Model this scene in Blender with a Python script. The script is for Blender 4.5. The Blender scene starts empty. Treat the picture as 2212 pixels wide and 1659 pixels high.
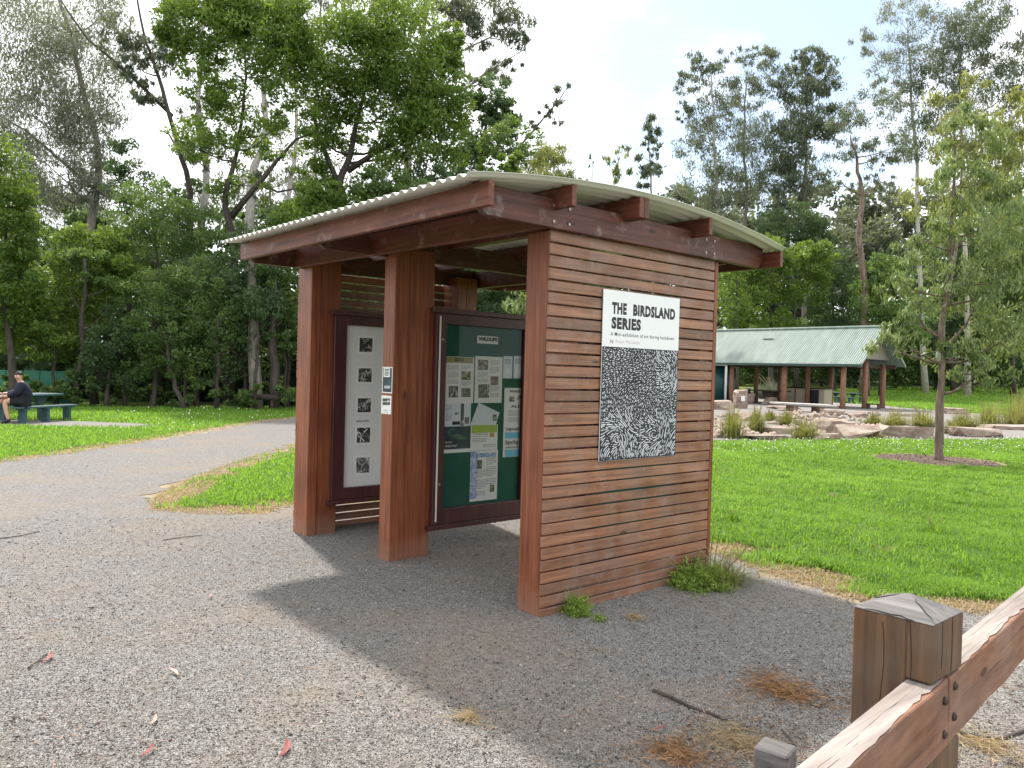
import bpy, bmesh, math, random
import numpy as np
from mathutils import Matrix, Vector

S = bpy.context.scene
COL = S.collection
R = math.radians
rng = np.random.default_rng(11)
random.seed(5)

# ------------------------------------------------------------------ camera
FPX, PITCH, ROLL, YAW = 1702.0, 1.5555, 0.0271, 0.8513        # focal in 2212-px units, fitted angles
C = np.array([3.6836, -3.5244, 1.6])
MR = np.array((Matrix.Rotation(YAW, 3, 'Z') @ Matrix.Rotation(PITCH, 3, 'X') @ Matrix.Rotation(ROLL, 3, 'Z')))
cam_d = bpy.data.cameras.new("camera"); cam = bpy.data.objects.new("camera", cam_d); COL.objects.link(cam)
cam.matrix_world = Matrix.Translation(Vector(C)) @ Matrix(MR.tolist()).to_4x4()
cam_d.sensor_width = 36; cam_d.lens = 36 * FPX / 2212; cam_d.clip_start = .05; cam_d.clip_end = 3000
S.camera = cam
FW = np.array([-math.sin(YAW), math.cos(YAW), 0]); RT = np.array([math.cos(YAW), math.sin(YAW), 0])

# ------------------------------------------------------------------ light
SUN_EL, SUN_AZ = 57.0, 166.0            # azimuth counter-clockwise from +x
sd = np.array([math.cos(R(SUN_EL)) * math.cos(R(SUN_AZ)), math.cos(R(SUN_EL)) * math.sin(R(SUN_AZ)), math.sin(R(SUN_EL))])
sun_l = bpy.data.lights.new("sun", 'SUN'); sun_l.energy = 3.7; sun_l.angle = R(2.6); sun_l.color = (1, .95, .87)
sun = bpy.data.objects.new("sun", sun_l); COL.objects.link(sun)
sun.rotation_euler = Vector(sd).to_track_quat('Z', 'Y').to_euler()
W = bpy.data.worlds.new("World"); S.world = W; W.use_nodes = True
nt = W.node_tree; nt.nodes.clear()
def N(t, typ, **k):
    n = t.nodes.new(typ)
    for a, b in k.items(): setattr(n, a, b)
    return n
sky = N(nt, 'ShaderNodeTexSky'); sky.sky_type = 'NISHITA'; sky.sun_disc = False
sky.sun_elevation = R(SUN_EL); sky.sun_rotation = R(90 - SUN_AZ); sky.air_density = 1.1; sky.dust_density = 1.2
bg1 = N(nt, 'ShaderNodeBackground'); bg1.inputs[1].default_value = .12
bg2 = N(nt, 'ShaderNodeBackground'); bg2.inputs[0].default_value = (.95, .975, 1, 1); bg2.inputs[1].default_value = 1.08
tc = N(nt, 'ShaderNodeTexCoord'); dot = N(nt, 'ShaderNodeVectorMath', operation='DOT_PRODUCT')
def wdir(u, v):
    r = MR @ np.array([(u - 1106) / FPX, -(v - 829.5) / FPX, -1.]); return r / np.linalg.norm(r)
dot.inputs[1].default_value = tuple(wdir(1640, 90))
nz = N(nt, 'ShaderNodeTexNoise'); nz.inputs['Scale'].default_value = 5.5; nz.inputs['Detail'].default_value = 7; nz.inputs['Roughness'].default_value = .58
mp = N(nt, 'ShaderNodeMapping'); mp.inputs['Scale'].default_value = (1, 1, 2.2); mp.inputs['Location'].default_value = (.3, .1, .35)
m1 = N(nt, 'ShaderNodeMath', operation='MULTIPLY_ADD'); m1.inputs[1].default_value = .10; m1.inputs[2].default_value = -.05
ad = N(nt, 'ShaderNodeMath', operation='ADD')
mr = N(nt, 'ShaderNodeMapRange', interpolation_type='SMOOTHSTEP'); mr.inputs[1].default_value = .955; mr.inputs[2].default_value = 1.0; mr.inputs[3].default_value = 0; mr.inputs[4].default_value = .85
mixs = N(nt, 'ShaderNodeMixShader'); out = N(nt, 'ShaderNodeOutputWorld')
lk = nt.links.new
lk(tc.outputs['Generated'], dot.inputs[0]); lk(tc.outputs['Generated'], mp.inputs[0]); lk(mp.outputs[0], nz.inputs['Vector'])
lk(nz.outputs['Fac'], m1.inputs[0]); lk(m1.outputs[0], ad.inputs[0]); lk(dot.outputs['Value'], ad.inputs[1]); lk(ad.outputs[0], mr.inputs[0])
lk(sky.outputs[0], bg1.inputs[0]); lk(mr.outputs[0], mixs.inputs[0]); lk(bg2.outputs[0], mixs.inputs[1]); lk(bg1.outputs[0], mixs.inputs[2]); lk(mixs.outputs[0], out.inputs[0])
S.view_settings.view_transform = 'Standard'; S.view_settings.look = 'None'; S.view_settings.exposure = .92; S.view_settings.gamma = 1
S.view_settings.use_curve_mapping = False
S.cycles.max_bounces = 8; S.cycles.diffuse_bounces = 5; S.cycles.glossy_bounces = 3; S.cycles.transmission_bounces = 4; S.cycles.transparent_max_bounces = 8
S.cycles.caustics_reflective = False; S.cycles.caustics_refractive = False
try: S.cycles.use_denoising = True
except Exception: pass

# ------------------------------------------------------------------ picture-to-place helpers (2212 x 1659 pixels)
def ray(u, v): return MR @ np.array([(u - 1106) / FPX, -(v - 829.5) / FPX, -1.])
def on(u, v, ax, val):                                   # where the sight line meets a real plane
    d = ray(u, v); return C + d * (val - C[ax]) / d[ax]
def at(u, v, d):                                         # point at forward distance d
    r = ray(u, v); return C + r * d / float(r @ FW)
def gz(x, y):
    d = (np.asarray(x) - C[0]) * FW[0] + (np.asarray(y) - C[1]) * FW[1]
    t = np.clip((d - 58) / 26, 0, 1); return .95 * t * t * (3 - 2 * t) + np.clip(d - 84, 0, 400) * .03
def gp(u, v): return on(u, v, 2, 0.0)

# ------------------------------------------------------------------ materials
def mat(name):
    m = bpy.data.materials.new(name); m.use_nodes = True; t = m.node_tree; t.nodes.clear()
    o = N(t, 'ShaderNodeOutputMaterial'); b = N(t, 'ShaderNodeBsdfPrincipled'); t.links.new(b.outputs[0], o.inputs[0])
    return m, t, b, o
def ramp(t, fac, stops):
    r = N(t, 'ShaderNodeValToRGB'); e = r.color_ramp.elements
    while len(e) < len(stops): e.new(.5)
    for k, (p, c) in enumerate(stops): e[k].position = p; e[k].color = (*c, 1)
    t.links.new(fac, r.inputs[0]); return r.outputs[0]
def noise(t, vec, scale, detail=4, rough=.55):
    n = N(t, 'ShaderNodeTexNoise'); n.inputs['Scale'].default_value = scale; n.inputs['Detail'].default_value = detail; n.inputs['Roughness'].default_value = rough
    if vec is not None: t.links.new(vec, n.inputs['Vector'])
    return n.outputs['Fac']
def mapping(t, scale, src='Object'):
    c = N(t, 'ShaderNodeTexCoord'); m = N(t, 'ShaderNodeMapping'); m.inputs['Scale'].default_value = scale
    t.links.new(c.outputs[src], m.inputs[0]); return m.outputs[0]
def mixc(t, fac, a, b, mode='MIX'):
    m = N(t, 'ShaderNodeMix', data_type='RGBA', blend_type=mode)
    for sck, v in ((m.inputs[0], fac), (m.inputs[6], a), (m.inputs[7], b)):
        if hasattr(v, 'links') or isinstance(v, bpy.types.NodeSocket): t.links.new(v, sck)
        else: sck.default_value = v if isinstance(v, (int, float)) else (*v, 1)
    return m.outputs[2]
def bump(t, b, h, s, d=.02):
    n = N(t, 'ShaderNodeBump'); n.inputs['Strength'].default_value = s; n.inputs['Distance'].default_value = d
    t.links.new(h, n.inputs['Height']); t.links.new(n.outputs[0], b.inputs['Normal'])
def attr(t, name='tint'):
    a = N(t, 'ShaderNodeAttribute'); a.attribute_name = name; return a
def maprange(t, v, a, b, c=0., d=1.):
    m = N(t, 'ShaderNodeMapRange'); m.inputs[1].default_value = a; m.inputs[2].default_value = b; m.inputs[3].default_value = c; m.inputs[4].default_value = d
    t.links.new(v, m.inputs[0]); return m.outputs[0]
def plain(name, col, rough=.6, metal=0, spec=.4, var=.12, sc=12):
    m, t, b, o = mat(name)
    n = noise(t, mapping(t, (1, 1, 1)), sc, 5)
    c = mixc(t, n, tuple(x * (1 - var) for x in col), tuple(min(1, x * (1 + var)) for x in col))
    t.links.new(c, b.inputs['Base Color']); b.inputs['Roughness'].default_value = rough; b.inputs['Metallic'].default_value = metal
    b.inputs['Specular IOR Level'].default_value = spec; return m
def wood(name, axis, dark, light, grey=0., rough=.5, greycol=(.3, .27, .26), stain=.0):
    m, t, b, o = mat(name)
    sc = [34, 34, 34]; sc[axis] = 1.6
    v = mapping(t, tuple(sc)); v2 = mapping(t, (1, 1, 1))
    g = noise(t, v, 1.0, 7, .62); g2 = noise(t, v2, 2.3, 4)
    col = ramp(t, g, [(.28, tuple(x * .8 for x in dark)), (.5, tuple((a + c) / 2 for a, c in zip(dark, light))), (.73, tuple(x * 1.1 for x in light))])
    a = attr(t)
    sep = N(t, 'ShaderNodeSeparateColor'); t.links.new(a.outputs['Color'], sep.inputs[0])
    tone = maprange(t, sep.outputs[0], 0, 1, .62, 1.42)
    col = mixc(t, 1.0, col, tone, 'MULTIPLY')
    col = mixc(t, maprange(t, g2, .45, .75, 0, .45), col, tuple(x * .55 for x in dark))
    if grey:
        gm = N(t, 'ShaderNodeMath', operation='MULTIPLY'); t.links.new(maprange(t, noise(t, v2, 5, 5), .36, .64), gm.inputs[0]); gm.inputs[1].default_value = grey
        col = mixc(t, gm.outputs[0], col, greycol)
    if stain:
        sv = noise(t, mapping(t, (3, 3, 3)), 2.2, 8, .7)
        col = mixc(t, maprange(t, sv, .56, .74, 0, stain), col, (.40, .35, .35))
    if axis == 2 and rough == .45:
        sz = N(t, 'ShaderNodeSeparateXYZ'); t.links.new(v2, sz.inputs[0]); nn_ = noise(t, v2, 7, 5, .7)
        ml = N(t, 'ShaderNodeMath', operation='MULTIPLY_ADD'); t.links.new(nn_, ml.inputs[0]); ml.inputs[1].default_value = -.30; t.links.new(sz.outputs[2], ml.inputs[2])
        col = mixc(t, maprange(t, ml.outputs[0], -.10, .06, .4, 0), col, (.26, .17, .12))
    kn = N(t, 'ShaderNodeTexVoronoi'); kn.inputs['Scale'].default_value = 1.0
    ks = [5.5, 5.5, 5.5]; ks[axis] = 1.6
    t.links.new(mapping(t, tuple(ks)), kn.inputs['Vector'])
    col = mixc(t, maprange(t, kn.outputs['Distance'], .05, .085, .75, 0), col, tuple(x * .25 for x in dark))
    t.links.new(col, b.inputs['Base Color']); b.inputs['Roughness'].default_value = rough; b.inputs['Specular IOR Level'].default_value = .35
    bump(t, b, g, .25, .004)
    return m
RD, RL = (.120, .031, .014), (.270, .086, .038)
WX = wood('stained_timber_along_width', 0, (.080, .023, .015), (.175, .056, .034), stain=.5)
WY = wood('stained_timber_along_depth', 1, (.068, .023, .019), (.145, .052, .040), stain=.55)
WZ = wood('stained_timber_upright', 2, RD, RL, rough=.45)
WSL = wood('slat_timber', 1, (.135, .054, .029), (.300, .138, .073), grey=.22, stain=.35, rough=.4)
WFR = wood('dark_frame_timber', 2, (.045, .014, .015), (.085, .026, .026), rough=.4)
WPO = wood('weathered_post_timber', 2, (.062, .031, .014), (.165, .085, .038), grey=.25, greycol=(.16, .145, .13), rough=.75)
WCAP = wood('grey_end_grain', 0, (.065, .062, .062), (.19, .175, .17), rough=.85)
WRA = wood('rail_timber', 1, (.125, .052, .028), (.27, .125, .072), grey=.4, greycol=(.24, .18, .15), rough=.8)
WGR = wood('silvered_rail_top', 1, (.16, .13, .115), (.34, .295, .27), rough=.9)

def leafmat(name, a, b, gloss=.5, trans=.4, spec=.35):
    m, t, bs, o = mat(name)
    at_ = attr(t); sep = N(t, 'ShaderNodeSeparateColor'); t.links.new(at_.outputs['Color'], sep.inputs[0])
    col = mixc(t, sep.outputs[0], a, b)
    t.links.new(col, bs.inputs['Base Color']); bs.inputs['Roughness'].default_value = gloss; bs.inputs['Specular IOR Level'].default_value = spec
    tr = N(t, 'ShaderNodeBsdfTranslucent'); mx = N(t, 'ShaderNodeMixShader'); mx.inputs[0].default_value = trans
    tcol = mixc(t, .5, col, tuple(min(1, x * 1.7) for x in (b[0] * 1.15, b[1] * 1.1, b[2] * .4)))
    t.links.new(tcol, tr.inputs[0]); t.links.new(bs.outputs[0], mx.inputs[1]); t.links.new(tr.outputs[0], mx.inputs[2]); t.links.new(mx.outputs[0], o.inputs[0])
    return m
PAL = {
 'bright': leafmat('bright_leaves', (.052, .108, .026), (.170, .245, .050)),
 'mid':    leafmat('mid_green_leaves', (.050, .100, .036), (.150, .225, .072)),
 'dark':   leafmat('dark_green_leaves', (.036, .072, .036), (.100, .155, .072)),
 'gum':    leafmat('gum_leaves', (.070, .094, .074), (.180, .205, .150), .5, .3, .25),
 'pale':   leafmat('pale_gum_leaves', (.105, .130, .118), (.25, .27, .23), .5, .3, .25),
 'yellow': leafmat('yellowing_leaves', (.095, .135, .050), (.270, .280, .110)),
 'young':  leafmat('young_gum_leaves', (.085, .140, .055), (.280, .335, .170), .42, .35, .4),
 'grass':  leafmat('grass_blades', (.045, .125, .020), (.215, .365, .062), .5, .5, .35),
 'dry':    leafmat('dry_blades', (.24, .17, .10), (.45, .36, .25), .8, .25, .1),
 'tuss':   leafmat('tussock_blades', (.075, .105, .030), (.260, .260, .100), .6, .35, .2),
 'weed':   leafmat('weed_leaves', (.085, .175, .026), (.280, .380, .085), .5, .35, .3),
}
def barkmat(name, a, b, sc=(6, 6, 1.2)):
    m, t, bs, o = mat(name); v = mapping(t, sc); n = noise(t, v, 2.5, 6, .65)
    t.links.new(ramp(t, n, [(.32, a), (.68, b)]), bs.inputs['Base Color']); bs.inputs['Roughness'].default_value = .85; bump(t, bs, n, .5, .03); return m
BARK = {'dark': barkmat('dark_bark', (.022, .017, .015), (.075, .058, .048)), 'pale': barkmat('pale_gum_bark', (.22, .19, .17), (.52, .49, .46)),
        'grey': barkmat('grey_bark', (.10, .085, .075), (.26, .22, .19)), 'red': barkmat('rough_reddish_bark', (.055, .030, .024), (.24, .17, .14), (3, 3, .8)),
        'young': barkmat('young_gum_bark', (.075, .050, .038), (.19, .135, .105), (8, 8, 2))}
def rockmat(name, a, b, c):
    m, t, bs, o = mat(name); v = mapping(t, (1, 1, 2.6)); n = noise(t, v, 2.2, 8, .65); n2 = noise(t, mapping(t, (1, 1, 1)), 9, 6)
    col = ramp(t, n, [(.3, a), (.5, b), (.7, c)]); col = mixc(t, maprange(t, n2, .5, .8, 0, .5), col, tuple(x * .6 for x in a))
    t.links.new(col, bs.inputs['Base Color']); bs.inputs['Roughness'].default_value = .9; bump(t, bs, n, .6, .05); return m
ROCK = rockmat('sandstone', (.15, .105, .08), (.29, .22, .18), (.42, .355, .31))
PEB = leafmat('pebble_stone', (.050, .046, .042), (.400, .365, .330), .85, 0, .2)

def gravelmat(name, a, b, brown, bscale=.55, amt=.75):
    m, t, bs, o = mat(name); v = mapping(t, (1, 1, 1))
    vo = N(t, 'ShaderNodeTexVoronoi'); vo.inputs['Scale'].default_value = 160; t.links.new(v, vo.inputs['Vector'])
    sep = N(t, 'ShaderNodeSeparateColor'); t.links.new(vo.outputs['Color'], sep.inputs[0])
    col = mixc(t, sep.outputs[0], a, b)
    col = mixc(t, maprange(t, vo.outputs['Distance'], .45, .8, 0, .75), col, tuple(x * .4 for x in a))
    big = noise(t, v, bscale, 6, .62); mid = noise(t, v, 4.5, 6, .6)
    col = mixc(t, maprange(t, big, .47, .66, 0, amt), col, brown)
    col = mixc(t, maprange(t, mid, .55, .72, 0, .55), col, tuple(x * .75 for x in brown))
    fine = noise(t, v, 26, 4, .7)
    col = mixc(t, 1.0, col, maprange(t, fine, .3, .7, .72, 1.25), 'MULTIPLY')
    t.links.new(col, bs.inputs['Base Color']); bs.inputs['Roughness'].default_value = .95; bs.inputs['Specular IOR Level'].default_value = .15
    h = N(t, 'ShaderNodeMath', operation='SUBTRACT'); h.inputs[0].default_value = 1; t.links.new(vo.outputs['Distance'], h.inputs[1])
    bump(t, bs, h.outputs[0], .7, .008); return m
GRAV = gravelmat('grey_brown_gravel', (.090, .087, .084), (.345, .330, .316), (.225, .182, .145))
GRAV2 = gravelmat('pale_gravel', (.185, .175, .165), (.33, .31, .295), (.25, .22, .19), .3, .4)
MULCH = gravelmat('bark_mulch', (.06, .042, .035), (.20, .15, .13), (.14, .10, .08))
def lawnmat():
    m, t, bs, o = mat('lawn'); v = mapping(t, (1, 1, 1))
    n = noise(t, v, .8, 7, .66); f = noise(t, v, 14, 6, .75)
    col = ramp(t, n, [(.36, (.050, .115, .014)), (.48, (.090, .175, .018)), (.56, (.150, .205, .036)), (.68, (.235, .235, .075))])
    col = mixc(t, 1.0, col, maprange(t, f, .3, .7, .6, 1.3), 'MULTIPLY')
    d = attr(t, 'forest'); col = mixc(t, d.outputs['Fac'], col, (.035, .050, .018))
    t.links.new(col, bs.inputs['Base Color']); bs.inputs['Roughness'].default_value = .95; bs.inputs['Specular IOR Level'].default_value = .1
    bump(t, bs, f, .8, .05); return m
LAWN = lawnmat()
def vergemat():
    m, t, bs, o = mat('dry_verge'); v = mapping(t, (1, 1, 1)); n = noise(t, v, 3, 7, .7); f = noise(t, v, 40, 5, .7)
    col = ramp(t, n, [(.35, (.15, .14, .06)), (.5, (.24, .185, .115)), (.7, (.31, .255, .19))]); col = mixc(t, 1., col, maprange(t, f, .3, .7, .6, 1.3), 'MULTIPLY')
    t.links.new(col, bs.inputs['Base Color']); bs.inputs['Roughness'].default_value = .95; bump(t, bs, f, .7, .02); return m
VERGE = vergemat()

# ------------------------------------------------------------------ object helpers
def tag(o, label=None, cat=None, group=None, kind=None):
    if label: o['label'] = label
    if cat: o['category'] = cat
    if group: o['group'] = group
    if kind: o['kind'] = kind
    return o
def empty(name, loc=(0, 0, 0), label=None, cat=None, group=None):
    o = bpy.data.objects.new(name, None); COL.objects.link(o); o.location = tuple(float(x) for x in loc); o.empty_display_size = .2
    return tag(o, label, cat, group)
def link(name, me, m, parent=None):
    o = bpy.data.objects.new(name, me); COL.objects.link(o)
    for mm in (m if isinstance(m, (list, tuple)) else [m]): me.materials.append(mm)
    if parent is not None:
        o.parent = parent; o.matrix_parent_inverse = Matrix.Translation(-parent.location)
    return o
def npmesh(name, V, F, tint=None, smooth=False):
    """V (n,3), F (m,k) equal-sized faces"""
    me = bpy.data.meshes.new(name); V = np.asarray(V, np.float32); F = np.asarray(F, np.int32); k = F.shape[1]
    me.vertices.add(len(V)); me.vertices.foreach_set('co', V.ravel())
    me.loops.add(F.size); me.loops.foreach_set('vertex_index', F.ravel())
    me.polygons.add(len(F)); me.polygons.foreach_set('loop_start', np.arange(0, F.size, k, dtype=np.int32))
    if smooth: me.polygons.foreach_set('use_smooth', np.ones(len(F), bool))
    if tint is not None:
        a = me.attributes.new('tint', 'FLOAT_COLOR', 'POINT'); t = np.ones((len(V), 4), np.float32); t[:, 0] = tint; t[:, 1] = tint; t[:, 2] = tint
        a.data.foreach_set('color', t.ravel())
    me.update(calc_edges=True); return me
class MB:
    def __init__(s): s.v = []; s.f = []; s.t = []; s.mi = []
    def add(s, V, F, t=.5, mi=0):
        n = len(s.v); s.v += [tuple(map(float, p)) for p in V]; s.f += [tuple(i + n for i in f) for f in F]; s.t += [t] * len(V); s.mi += [mi] * len(F); return s
    def box(s, x0, x1, y0, y1, z0, z1, t=None, mi=0):
        t = random.random() if t is None else t
        V = [(x, y, z) for z in (z0, z1) for y in (y0, y1) for x in (x0, x1)]
        return s.add(V, [(0, 2, 3, 1), (4, 5, 7, 6), (0, 1, 5, 4), (2, 6, 7, 3), (0, 4, 6, 2), (1, 3, 7, 5)], t, mi)
    def obox(s, c, ax, ay, az, t=None, mi=0):       # oriented: half-axis vectors
        t = random.random() if t is None else t
        c, ax, ay, az = map(np.asarray, (c, ax, ay, az))
        V = [c + i * ax + j * ay + k * az for k in (-1, 1) for j in (-1, 1) for i in (-1, 1)]
        return s.add(V, [(0, 2, 3, 1), (4, 5, 7, 6), (0, 1, 5, 4), (2, 6, 7, 3), (0, 4, 6, 2), (1, 3, 7, 5)], t, mi)
    def prism(s, poly, axis, a0, a1, t=None, mi=0): # poly in the two other axes, in order
        t = random.random() if t is None else t; n = len(poly)
        def mk(a, p):
            q = [p[0], p[1]]; q.insert(axis, a); return q
        V = [mk(a0, p) for p in poly] + [mk(a1, p) for p in poly]
        F = [tuple(range(n))[::-1], tuple(range(n, 2 * n))] + [(i, (i + 1) % n, n + (i + 1) % n, n + i) for i in range(n)]
        return s.add(V, F, t, mi)
    def tube(s, pts, rad, n=8, t=.5, mi=0, cap=True):
        pts = [np.asarray(p, float) for p in pts]; rings = []
        for i, p in enumerate(pts):
            d = pts[min(i + 1, len(pts) - 1)] - pts[max(i - 1, 0)]; d = d / (np.linalg.norm(d) + 1e-9)
            a = np.cross(d, (0.3, 1, .1) if abs(d[2]) > .8 else (0, 0, 1)); a /= np.linalg.norm(a); b = np.cross(d, a)
            r = rad[i] if hasattr(rad, '__len__') else rad
            rings += [p + r * (math.cos(2 * math.pi * k / n) * a + math.sin(2 * math.pi * k / n) * b) for k in range(n)]
        F = [(i * n + k, i * n + (k + 1) % n, (i + 1) * n + (k + 1) % n, (i + 1) * n + k) for i in range(len(pts) - 1) for k in range(n)]
        if cap: F += [tuple(range(n))[::-1], tuple((len(pts) - 1) * n + k for k in range(n))]
        return s.add(rings, F, t, mi)
    def build(s, name, m, parent=None, bevel=0., smooth=False):
        me = bpy.data.meshes.new(name); me.from_pydata(s.v, [], s.f)
        a = me.attributes.new('tint', 'FLOAT_COLOR', 'POINT'); t = np.ones((len(s.v), 4), np.float32); t[:, :3] = np.array(s.t)[:, None]; a.data.foreach_set('color', t.ravel())
        me.polygons.foreach_set('material_index', s.mi)
        bm = bmesh.new(); bm.from_mesh(me); bmesh.ops.recalc_face_normals(bm, faces=bm.faces)
        if bevel: bmesh.ops.bevel(bm, geom=[e for e in bm.edges if len(e.link_faces) == 2 and e.calc_face_angle(0) > .5], offset=bevel, segments=1, affect='EDGES', clamp_overlap=True)
        bm.to_mesh(me); bm.free()
        if smooth: me.polygons.foreach_set('use_smooth', [True] * len(me.polygons))
        return link(name, me, m, parent)
def textmesh(name, body, size, m, parent, origin, right, up, sp=1., bold=0., fit=None, normal_off=.001):
    """flat letters: origin is the lower left of the first line; fit = exact width"""
    cu = bpy.data.curves.new(name, 'FONT'); cu.body = body; cu.size = size; cu.space_character = sp; cu.offset = bold; cu.resolution_u = 3
    o = bpy.data.objects.new(name, cu); COL.objects.link(o)
    dg = bpy.context.evaluated_depsgraph_get(); me = bpy.data.meshes.new_from_object(o.evaluated_get(dg))
    bpy.data.objects.remove(o); bpy.data.curves.remove(cu)
    V = np.array([v.co for v in me.vertices]); right = np.asarray(right, float); up = np.asarray(up, float); nn = np.cross(right, up)
    k = (fit / (V[:, 0].max() - V[:, 0].min())) if fit else 1
    P = np.asarray(origin) + np.outer((V[:, 0] - V[:, 0].min()) * k, right) + np.outer(V[:, 1], up) + nn * normal_off
    me.vertices.foreach_set('co', P.astype(np.float32).ravel()); me.update()
    return link(name, me, m, parent)

# ------------------------------------------------------------------ foliage
def unit(a): return a / (np.linalg.norm(a, axis=1, keepdims=True) + 1e-9)
def leaves(P, D, L, Wd, tint):
    """diamond leaves: centre P, long direction D, length L, width Wd"""
    n = len(P); D = unit(D); a = unit(np.cross(D, rng.normal(size=(n, 3))))
    L = np.broadcast_to(L, n)[:, None]; Wd = np.broadcast_to(Wd, n)[:, None]
    b = unit(np.cross(D, a)) * (L * .10)
    V = np.stack([P - D * L / 2, P + a * Wd / 2 + b, P + D * L / 2, P - a * Wd / 2 + b], 1).reshape(-1, 3)
    F = np.arange(4 * n, dtype=np.int32).reshape(-1, 4)
    return V, F, np.repeat(tint, 4)
def ball(n, lo=0.):
    d = unit(rng.normal(size=(n, 3))); return d * (lo ** 3 + (1 - lo ** 3) * rng.random((n, 1))) ** (1 / 3)
def crown_pts(ells, d, leafpx, per=70, style='dense'):
    tm = rng.uniform(.30, .56)
    """ells: (u, v, ru, rv, density) at forward distance d"""
    k = d / FPX; Ps = []; Ds = []; Ts = []; cl = []
    for (u, v, ru, rv, lai) in ells:
        n = int(lai * math.pi * ru * rv / (leafpx * leafpx * (.20 if style == 'dense' else .115))); nc = max(5, int(n / (per if style == 'dense' else 60)))
        c = at(u, v, d + rng.uniform(-.05, .05) * ru * k)
        q = ball(nc, .35); rx, rz = ru * k, rv * k; rd = min(rx, rz) * 1.05
        cc = c + q[:, :1] * rx * RT + q[:, 1:2] * rd * FW + q[:, 2:3] * rz * np.array([0, 0, 1.])
        cr = (.21 if style == 'dense' else .22) * min(rx, rz) * rng.uniform(.6, 1.6, nc) + .03 * rx
        ct = np.clip(rng.normal(tm, .20, nc) + .16 * q[:, 2], .0, 1)  # clumps lighter towards the top: new growth and highlights put into the tint
        w = cr ** 2; cnt = np.maximum(6, (n * w / w.sum())).astype(int)
        idx = np.repeat(np.arange(nc), cnt); m = len(idx)
        if style == 'dense':
            p = ball(m, .2) * np.array([1.15, 1.15, .8]); dr = unit(p + rng.normal(size=(m, 3)) * .9 + np.array([0, 0, .25]))
        else:
            p = np.clip(rng.normal(0, .42, (m, 3)), -1.2, 1.2) * np.array([1.15, 1.15, .85]); p[:, 2] -= .5 * rng.random(m) ** 2; dr = unit(rng.normal(size=(m, 3)) * .45 + np.array([0, 0, -.8]))
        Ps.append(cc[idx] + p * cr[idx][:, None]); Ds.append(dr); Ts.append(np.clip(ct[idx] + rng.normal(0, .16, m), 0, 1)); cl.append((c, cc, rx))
    return np.concatenate(Ps), np.concatenate(Ds), np.concatenate(Ts), cl
def crown_mesh(name, ells, d, leafpx=9, style='dense', lenf=1.0):
    P, D, T, cl = crown_pts(ells, d, leafpx, style=style)
    L = leafpx * d / FPX * rng.uniform(.5, 1.55, len(P)) * lenf * rng.uniform(.8, 1.15); Wd = L * (.42 if style == 'dense' else .27)
    # leaves never hang below the ground
    P[:, 2] = np.maximum(P[:, 2], gz(P[:, 0], P[:, 1]) + .1)
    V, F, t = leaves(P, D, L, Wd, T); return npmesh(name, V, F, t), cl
def tree(name, label, cat, group, d, trunk, rad, ells, pal='mid', bark='dark', style='dense', leafpx=9, limbs=1., lenf=1., extra=None, twigs=True):
    """trunk: pixel path at distance d from the ground up; rad: base radius in metres"""
    tp = [at(u, v, d) for u, v in trunk]; base = tp[0].copy(); base[2] = gz(base[0], base[1]); tp[0] = base - np.array([0, 0, .15])
    root = empty(name, base, label, cat, group)
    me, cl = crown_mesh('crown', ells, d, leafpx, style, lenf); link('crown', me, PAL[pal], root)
    b = MB(); n = len(tp); w0 = random.uniform(0, 6)
    pts = []; rr = []
    for i in range(n - 1):
        for s in range(4):
            f = s / 4; p = tp[i] * (1 - f) + tp[i + 1] * f; g = (i + f) / (n - 1)
            wob = (RT * math.sin(g * 9 + w0) + FW * math.cos(g * 7 + w0)) * rad * .9 * math.sin(math.pi * min(1, g * 1.2)) + (RT * math.sin(g * 23 + w0)) * rad * .3
            pts.append(p + (rng.normal(0, rad * .10, 3) + wob) * (g > .02)); rr.append(rad * (1 - .84 * g) * (1.45 - .45 * min(1, (i + f) * 3)))
    pts.append(tp[-1]); rr.append(rad * .08); b.tube(pts, rr, 9)
    pa = np.array(pts); ra = np.array(rr)
    def limb(c, r0f=.5, n=5):
        dz = c[2] - pa[:, 2]; dist = np.linalg.norm(pa - c, axis=1) + np.where(dz < .3 * dist_h(c), 6., 0.)
        i = int(np.argmin(dist)); p0 = pa[i]; r0 = max(ra[i] * r0f, .012)
        q = [p0 + (c - p0) * f + np.array([0, 0, 1]) * (-.10 * math.sin(math.pi * f) * np.linalg.norm(c - p0)) + rng.normal(0, .02 * np.linalg.norm(c - p0), 3) * (0 < f < 1) for f in np.linspace(0, 1, n)]
        b.tube(q, [r0 * (1 - .75 * f) for f in np.linspace(0, 1, n)], 5)
        return q, r0
    def dist_h(c): return np.linalg.norm((pa - c)[:, :2], axis=1)
    if limbs:
        for c, cc, rx in cl:
            q, r0 = limb(c, .55 * limbs)
            if twigs:
                for e in cc[rng.permutation(len(cc))[:min(9, len(cc))]]:
                    s0 = q[int(rng.integers(2, 5))]; m = (s0 + e) / 2 + rng.normal(0, .06 * np.linalg.norm(e - s0), 3)
                    b.tube([s0, m, e], [r0 * .3, r0 * .2, r0 * .08], 4, cap=False)
    for ex in (extra or []):
        b.tube([at(u, v, d) for u, v, _ in ex], [r for _, _, r in ex], 6)
    b.build('trunk', BARK[bark], root, smooth=True)
    return root

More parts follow.
